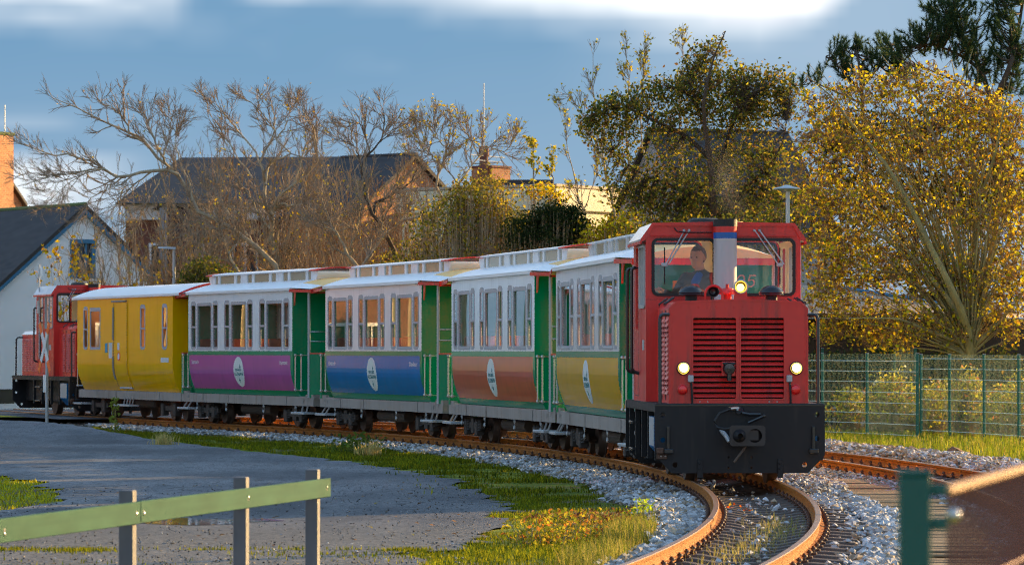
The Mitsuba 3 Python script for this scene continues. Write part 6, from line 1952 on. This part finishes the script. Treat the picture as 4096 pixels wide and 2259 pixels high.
# sapling with yellow leaves in front of the white house
shrub('yellow_sapling', 'upright sapling shoots with yellow leaves in front of the white house', 205, 0, 98.0, .62, 4.3, 22, 610, 'twig_tan', None, leaf=(1000, (.09, .15), [(.66, .48, .01, 5), (.55, .28, .02, 2), (.25, .13, .03, 1)]), twigs=(4, 2), r=.011, lean=.1, cat='sapling')
shrub('yellow_sapling', 'thin sparse shoots with few leaves beside the lower right slope of the white house', 330, 0, 97.0, .5, 4.0, 12, 611, 'twig_tan', None, leaf=(60, (.08, .13), FEW), twigs=(4, 2), r=.010, lean=.1, cat='sapling')

# thicket behind the mesh fence
THK = [(.48, .46, .05, 3), (.32, .34, .05, 3), (.62, .52, .05, 2), (.14, .15, .03, 2), (.55, .25, .07, 1), (.65, .6, .45, .6)]
for i, (x, y, rx, ry, n, Y, lab) in enumerate([
    (2130, 1030, 60, 40, 80, 76, 'low yellow green bramble left in the fence gap beside the locomotive beam'), (2230, 1010, 70, 55, 120, 74.5, 'yellow green bramble bush with orange tips behind the first fence panels'), (2330, 1030, 70, 50, 120, 76, 'bramble bush behind the corner posts of the fence'),
    (2420, 1010, 60, 60, 100, 75, 'tall weedy bramble behind the right fence run'), (2500, 1040, 70, 45, 110, 74, 'grassy bramble at the right edge behind the fence'), (2560, 1020, 60, 60, 90, 72.5, 'bramble clump at the far right behind the fence')]):
    bush('bramble', lab, [(x, y, rx, ry, n), (x + 20, y - ry * .9, rx * .5, ry * .5, n // 4)], Y, 620 + i, THK, (.05, .10), 10, cat='bramble', group=None, sig=.10)
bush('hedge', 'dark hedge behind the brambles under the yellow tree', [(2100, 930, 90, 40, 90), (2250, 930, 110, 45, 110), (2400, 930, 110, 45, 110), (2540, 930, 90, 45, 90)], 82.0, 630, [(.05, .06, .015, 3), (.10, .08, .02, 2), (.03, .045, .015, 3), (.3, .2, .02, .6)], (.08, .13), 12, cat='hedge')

# trees outside the frame on the right, whose shadows fall over the foreground; and on the left, mirrored in the windows
g1 = np.random.default_rng(71)


def rough_tree(name, label, x, y, h, w, seed, pal, n, cat='tree'):
    g = np.random.default_rng(seed)
    t = thing(name, label, cat)
    tr = spline([(x, y, -.3), (x + .1, y, h * .35), (x - .1, y + .1, h * .7), (x, y, h * .95)], 10)
    part(t, 'trunk', MB().add(*tubes(tr[None], np.linspace(.16, .03, 10)[None], 7)), 'bark_grey', smooth=True)
    P, R = children(tr[None, 6:], np.linspace(.08, .04, 4)[None], 26, w * .8, 55, .12, g, 6, .0, .6, .3, .3, .006)
    Q, S_ = children(P, R, 6, w * .35, 45, .08, g, 4, .3, .6, .3, .4, .004)
    part(t, 'branches', MB().add(*tubes(P, R, 4)).add(*tubes(Q, S_, 3)), 'twig_tan')
    A = Q.reshape(-1, 3)
    A = A[g.integers(0, len(A), n)] + g.normal(0, .16, (n, 3))
    part(t, 'crown', MB().add(*leaves(A, g.uniform(.08, .16, n), palette(pal, n, g), g)), 'leaf')


for i, (x, y, h, w) in enumerate([(13.4, 42.6, 8.0, 2.4), (14.6, 32.6, 8.0, 2.6)]):
    rough_tree('roadside_tree', ['leafy tree outside the view right of the tracks', 'taller leafy tree outside the view right of the tracks'][i], x, y, h, w, 700 + i, OLIVE, 11000)
for i, (x, y, h, w) in enumerate([(-24, 96, 7, 3), (-27, 84, 6, 2.6), (-24, 74, 5.5, 2.4), (-29, 104, 8, 3), (-22, 64, 5, 2.2), (-31, 78, 7, 2.8), (-26, 112, 7, 3), (-20, 101, 6, 2.6), (-23, 90, 6, 2.6), (-21, 82, 5, 2.4), (-22, 108, 6.5, 2.6), (-28, 98, 6, 2.8), (-20.6, 118, 6, 2.0), (-22.4, 128, 6.5, 2.2), (-26, 135, 7, 2.6)]):
    rough_tree('street_tree', ['autumn tree', 'smaller autumn tree', 'low autumn tree', 'tall autumn tree', 'young autumn tree', 'wide autumn tree', 'far autumn tree', 'slim autumn tree', 'second slim autumn tree', 'short autumn tree', 'last autumn tree', 'broad low autumn tree', 'golden autumn tree', 'second golden autumn tree', 'farthest autumn tree'][i] + ' outside the view left of the yard', x, y, h, w, 720 + i, YELLOW, 5000)


# ------------------------------------------------------------------ grass, weeds and leaves on the ground
def blades(P, h, w, color, g, lean=.45):
    N = len(P)
    a = g.uniform(0, 2 * math.pi, N)
    d = np.stack([np.cos(a), np.sin(a), 0 * a], -1)
    side = np.stack([-np.sin(a), np.cos(a), 0 * a], -1) * (w * .5)[:, None]
    ln = (h * np.abs(g.normal(0, lean, N)))[:, None]
    mid = P + d * ln * .35 + np.array([0, 0, 1]) * (h * .6)[:, None]
    tip = P + d * ln + np.array([0, 0, 1]) * h[:, None]
    v = np.stack([P - side, P + side, mid + side * .7, mid - side * .7, tip], 1)
    f = (np.array([[0, 1, 2], [0, 2, 3], [3, 2, 4]])[None] + (np.arange(N) * 5)[:, None, None]).reshape(-1, 3)
    return v.reshape(-1, 3), f, np.repeat(color, 5, 0)


GR = [(.16, .20, .02, 4), (.24, .25, .025, 3), (.09, .13, .015, 3), (.34, .28, .08, 1.2)]
MOSS = [(.20, .21, .012, 4), (.11, .14, .012, 3), (.28, .27, .015, 2), (.06, .09, .012, 2)]
gg = np.random.default_rng(90)
grass = MB()


def verge(n, s0, s1, seed, pal, h, w, fo, jit=.25):
    """Blades in the strip between yard and ballast; fo(s) gives its inner and outer offset from the track."""
    g = np.random.default_rng(seed)
    s = g.uniform(s0, s1, n)
    i, o = fo(s)
    q = g.uniform(0, 1, n)
    off = i + (o - i) * q
    x, y, _ = track(s, off)
    m = meshkit.fbm(np.stack([x * 1.3, y * .9, 0 * x], -1), 3, 4)
    keep = (m + g.uniform(-.18, .18, n)) > .45
    keep &= ~np.array(shapely.contains_xy(_yard, x, y)) | (g.uniform(0, 1, n) < .03)
    P = np.stack([x, y, np.full(n, -.222)], -1)[keep]
    k = len(P)
    hh = g.uniform(*h, k) * (.6 + .8 * m[keep])
    grass.add(*blades(P, hh, np.full(k, w) * g.uniform(.7, 1.3, k), palette(pal, k, g, .3) * (.55 + .9 * m[keep])[:, None], g))


far_v = lambda s: (np.full(len(s), -1.35), np.full(len(s), -3.6))
near_v = lambda s: (np.interp(s, [-17, -8, -3, 0, 3], [-.92, -.98, -1.2, -1.4, -1.45]), np.interp(s, [-17, -12, -8, -2, 3], [-3.6, -3.3, -2.6, -2.8, -2.9]))
verge(52000, 3, 46, 91, MOSS, (.025, .07), .016, far_v)
verge(30000, -16.5, 3, 92, MOSS, (.02, .055), .010, near_v)
edge_v = lambda s: (np.interp(s, [-17, -8, -3, 0], [-.88, -.95, -1.15, -1.35]), np.interp(s, [-17, -12, -6, -2, 0], [-1.3, -1.4, -1.4, -1.3, -1.4]))
verge(7000, -16, -4.5, 93, [(.26, .24, .04, 3), (.36, .30, .09, 2), (.15, .19, .02, 2)], (.08, .22), .007, edge_v)
# the green wedge left of the yard, moss along the yard's near edge
n = 16000
x, y = gg.uniform(-9.5, -5.1, n), gg.uniform(39.8, 54, n)
ok = shapely.contains_xy(_island, x, y)
P = np.stack([x, y, np.full(n, -.222)], -1)[ok]
grass.add(*blades(P, gg.uniform(.015, .05, len(P)), np.full(len(P), .014), palette([(.52, .48, .02, 4), (.36, .36, .02, 3), (.22, .2, .02, 2)], len(P), gg), gg))
n = 14000
x, y = gg.uniform(-7, .4, n), 32.0 + gg.normal(0, .10, n) - np.abs(gg.normal(0, .8, n)) * (gg.uniform(0, 1, n) < .3)
m = meshkit.fbm(np.stack([x * 1.1, y * 1.1, 0 * x], -1), 3, 14)
ok = m + gg.uniform(-.1, .1, n) > np.interp(x, [-5, -1.5, .2], [.53, .50, .40])
P = np.stack([x, y, np.full(n, -.207)], -1)[ok]
grass.add(*blades(P, gg.uniform(.012, .045, len(P)), np.full(len(P), .010), palette(MOSS, len(P), gg), gg))
# grass beyond the second track, and tufts between the rails
n = 42000
s, o = gg.uniform(-6, 44, n), gg.uniform(1.75, 9.0, n)
x, y, _ = track(s, 2.87 + o)
m = meshkit.fbm(np.stack([x, y, 0 * x], -1), 3, 24)
ok = (m + gg.uniform(-.15, .15, n) > .36) & (y < 80)
P = np.stack([x, y, np.full(n, -.222)], -1)[ok]
hh = gg.uniform(.03, .09, len(P)) * np.where(o[ok] > 4.0, 2.2, 1)
grass.add(*blades(P, hh, np.full(len(P), .016), palette([(.30, .32, .025, 4), (.20, .25, .02, 3), (.42, .36, .08, 2)], len(P), gg), gg))
n = 700
s = np.concatenate([gg.normal(-6.6, 1.1, n // 2), gg.normal(-10.5, 1.6, n // 2)])
o = np.concatenate([gg.normal(.12, .13, n // 2), gg.normal(-.12, .15, n // 2)])
x, y, _ = track(s, o)
ok = np.abs(o) < .40
P = np.stack([x, y, np.full(n, -.18)], -1)[ok]
grass.add(*blades(P, gg.uniform(.05, .13, len(P)), np.full(len(P), .006), palette([(.40, .34, .12, 3), (.26, .27, .05, 2), (.5, .42, .18, 1)], len(P), gg), gg, .8))
put(num('verge_grass'), grass, 'blade')
labels['verge_grass'] = {'label': 'mossy verge grass along the yard, the rails and the far fence', 'category': 'grass', 'kind': 'stuff'}

# low weeds with yellow and reddish leaves on the verge
WD = [(.42, .34, .03, 3), (.22, .24, .025, 3), (.42, .16, .03, 1.5), (.55, .40, .05, 1)]
for i, (x, y, Y, w, h, pal, n, lab) in enumerate([
    (1420, 1330, 33.6, .36, .30, WD, 460, 'leafy yellow green weed clump on the near verge beside the yard edge'),
    (1350, 1350, 33.0, .26, .26, WD, 260, 'small weed clump with reddish stems nearest the yard edge'),
    (1500, 1290, 35.0, .40, .20, [(.36, .14, .03, 2), (.40, .30, .03, 2), (.14, .15, .03, 4)], 260, 'patch of orange and red bramble leaves on the verge beside the stones'),
    (1620, 1255, 38.0, .16, .22, [(.42, .52, .03, 3), (.30, .40, .03, 2)], 150, 'bright lime green weed at the edge of the ballast'),
    (1700, 1235, 39.0, .45, .10, [(.42, .13, .03, 3), (.45, .3, .03, 1), (.2, .14, .05, 1)], 190, 'low creeping red bramble leaves on the ballast edge'),
    (900, 1120, 62.5, .40, .34, [(.10, .15, .03, 3), (.16, .20, .03, 2)], 420, 'grey green weed tuft growing out of the ballast below the blue coach'),
    (1850, 1240, 39.2, .22, .12, [(.55, .10, .02, 3), (.5, .35, .03, 2)], 34, 'sprig of red leaves between the rails in front of the locomotive'),
    (1500, 1245, 37.8, .75, .07, [(.20, .09, .04, 3), (.26, .16, .06, 2), (.09, .05, .03, 3)], 800, 'brown fallen leaves and twigs heaped at the corner of the yard')]):
    g = np.random.default_rng(800 + i)
    t = thing('weed_clump' if i < 7 else 'leaf_litter', lab, 'weed' if i < 7 else 'fallen leaves')
    c = W(x, y, Y)
    c[2] = -.22
    q = np.stack([g.normal(0, w * .5, n), g.normal(0, w * .8, n), g.uniform(.01, h, n) * np.exp(-g.normal(0, .5, n) ** 2)], -1)
    ns = max(8, n // 9)
    top = q[:ns] + c
    bs = np.stack([top[:, 0] * .75 + c[0] * .25, top[:, 1] * .75 + c[1] * .25, np.full(ns, -.225)], -1)
    s = np.linspace(0, 1, 4)[None, :, None]
    part(t, 'stems', MB().add(*tubes(bs[:, None] * (1 - s) + top[:, None] * s + g.normal(0, .012, (ns, 4, 3)) * s, np.full((ns, 4), .003), 3)), 'twig_tan')
    part(t, 'leaves', MB().add(*leaves(q + c, g.uniform(.025, .06, n) * (1.6 if Y > 50 else 1), palette(pal, n, g), g, .6)), 'leaf')
t = thing('tall_weed', 'single tall green weed stalk by the rail below the yellow van', 'weed')
c = W(289, 1060, 75.0)
c[2] = -.2
g = np.random.default_rng(831)
part(t, 'stem', MB().tube([c, c + [.02, 0, .35], c + [.0, 0, .72]], [.016, .012, .006], 5), 'bark_moss')
n = 110
part(t, 'leaves', MB().add(*leaves(c + np.stack([g.normal(0, .05, n), g.normal(0, .05, n), g.uniform(.05, .75, n)], -1), g.uniform(.05, .10, n), palette([(.22, .26, .04, 1)], n, g), g)), 'leaf')
for i, (x, y, Y) in enumerate([(412, 1078, 67.5), (932, 1110, 61.0)]):
    g = np.random.default_rng(840 + i)
    t = thing('dry_grass_tuft', ['pale yellow dry grass tuft on the mossy verge below the yellow van', 'pale yellow dry grass tuft on the verge below the blue coach'][i], 'grass tuft')
    c = W(x, y, Y)
    c[2] = -.22
    n = 160
    put(t, MB().add(*blades(c + np.stack([g.normal(0, .10, n), g.normal(0, .12, n), 0 * g.normal(0, 1, n)], -1), g.uniform(.12, .28, n), np.full(n, .014), palette([(.6, .48, .18, 1)], n, g), g)), 'blade')
# scattered fallen leaves on the yard
g = np.random.default_rng(850)
n = 130
P = np.stack([g.uniform(-5, .2, n), g.uniform(32.5, 48, n), np.full(n, -.196)], -1)
put(num('fallen_leaves'), MB().add(*leaves(P, g.uniform(.03, .07, n), palette([(.35, .18, .04, 2), (.12, .07, .03, 3), (.5, .35, .05, 1)], n, g), g, 6)), 'leaf')
labels['fallen_leaves'] = {'label': 'scattered fallen leaves on the asphalt yard', 'category': 'fallen leaves', 'kind': 'stuff'}
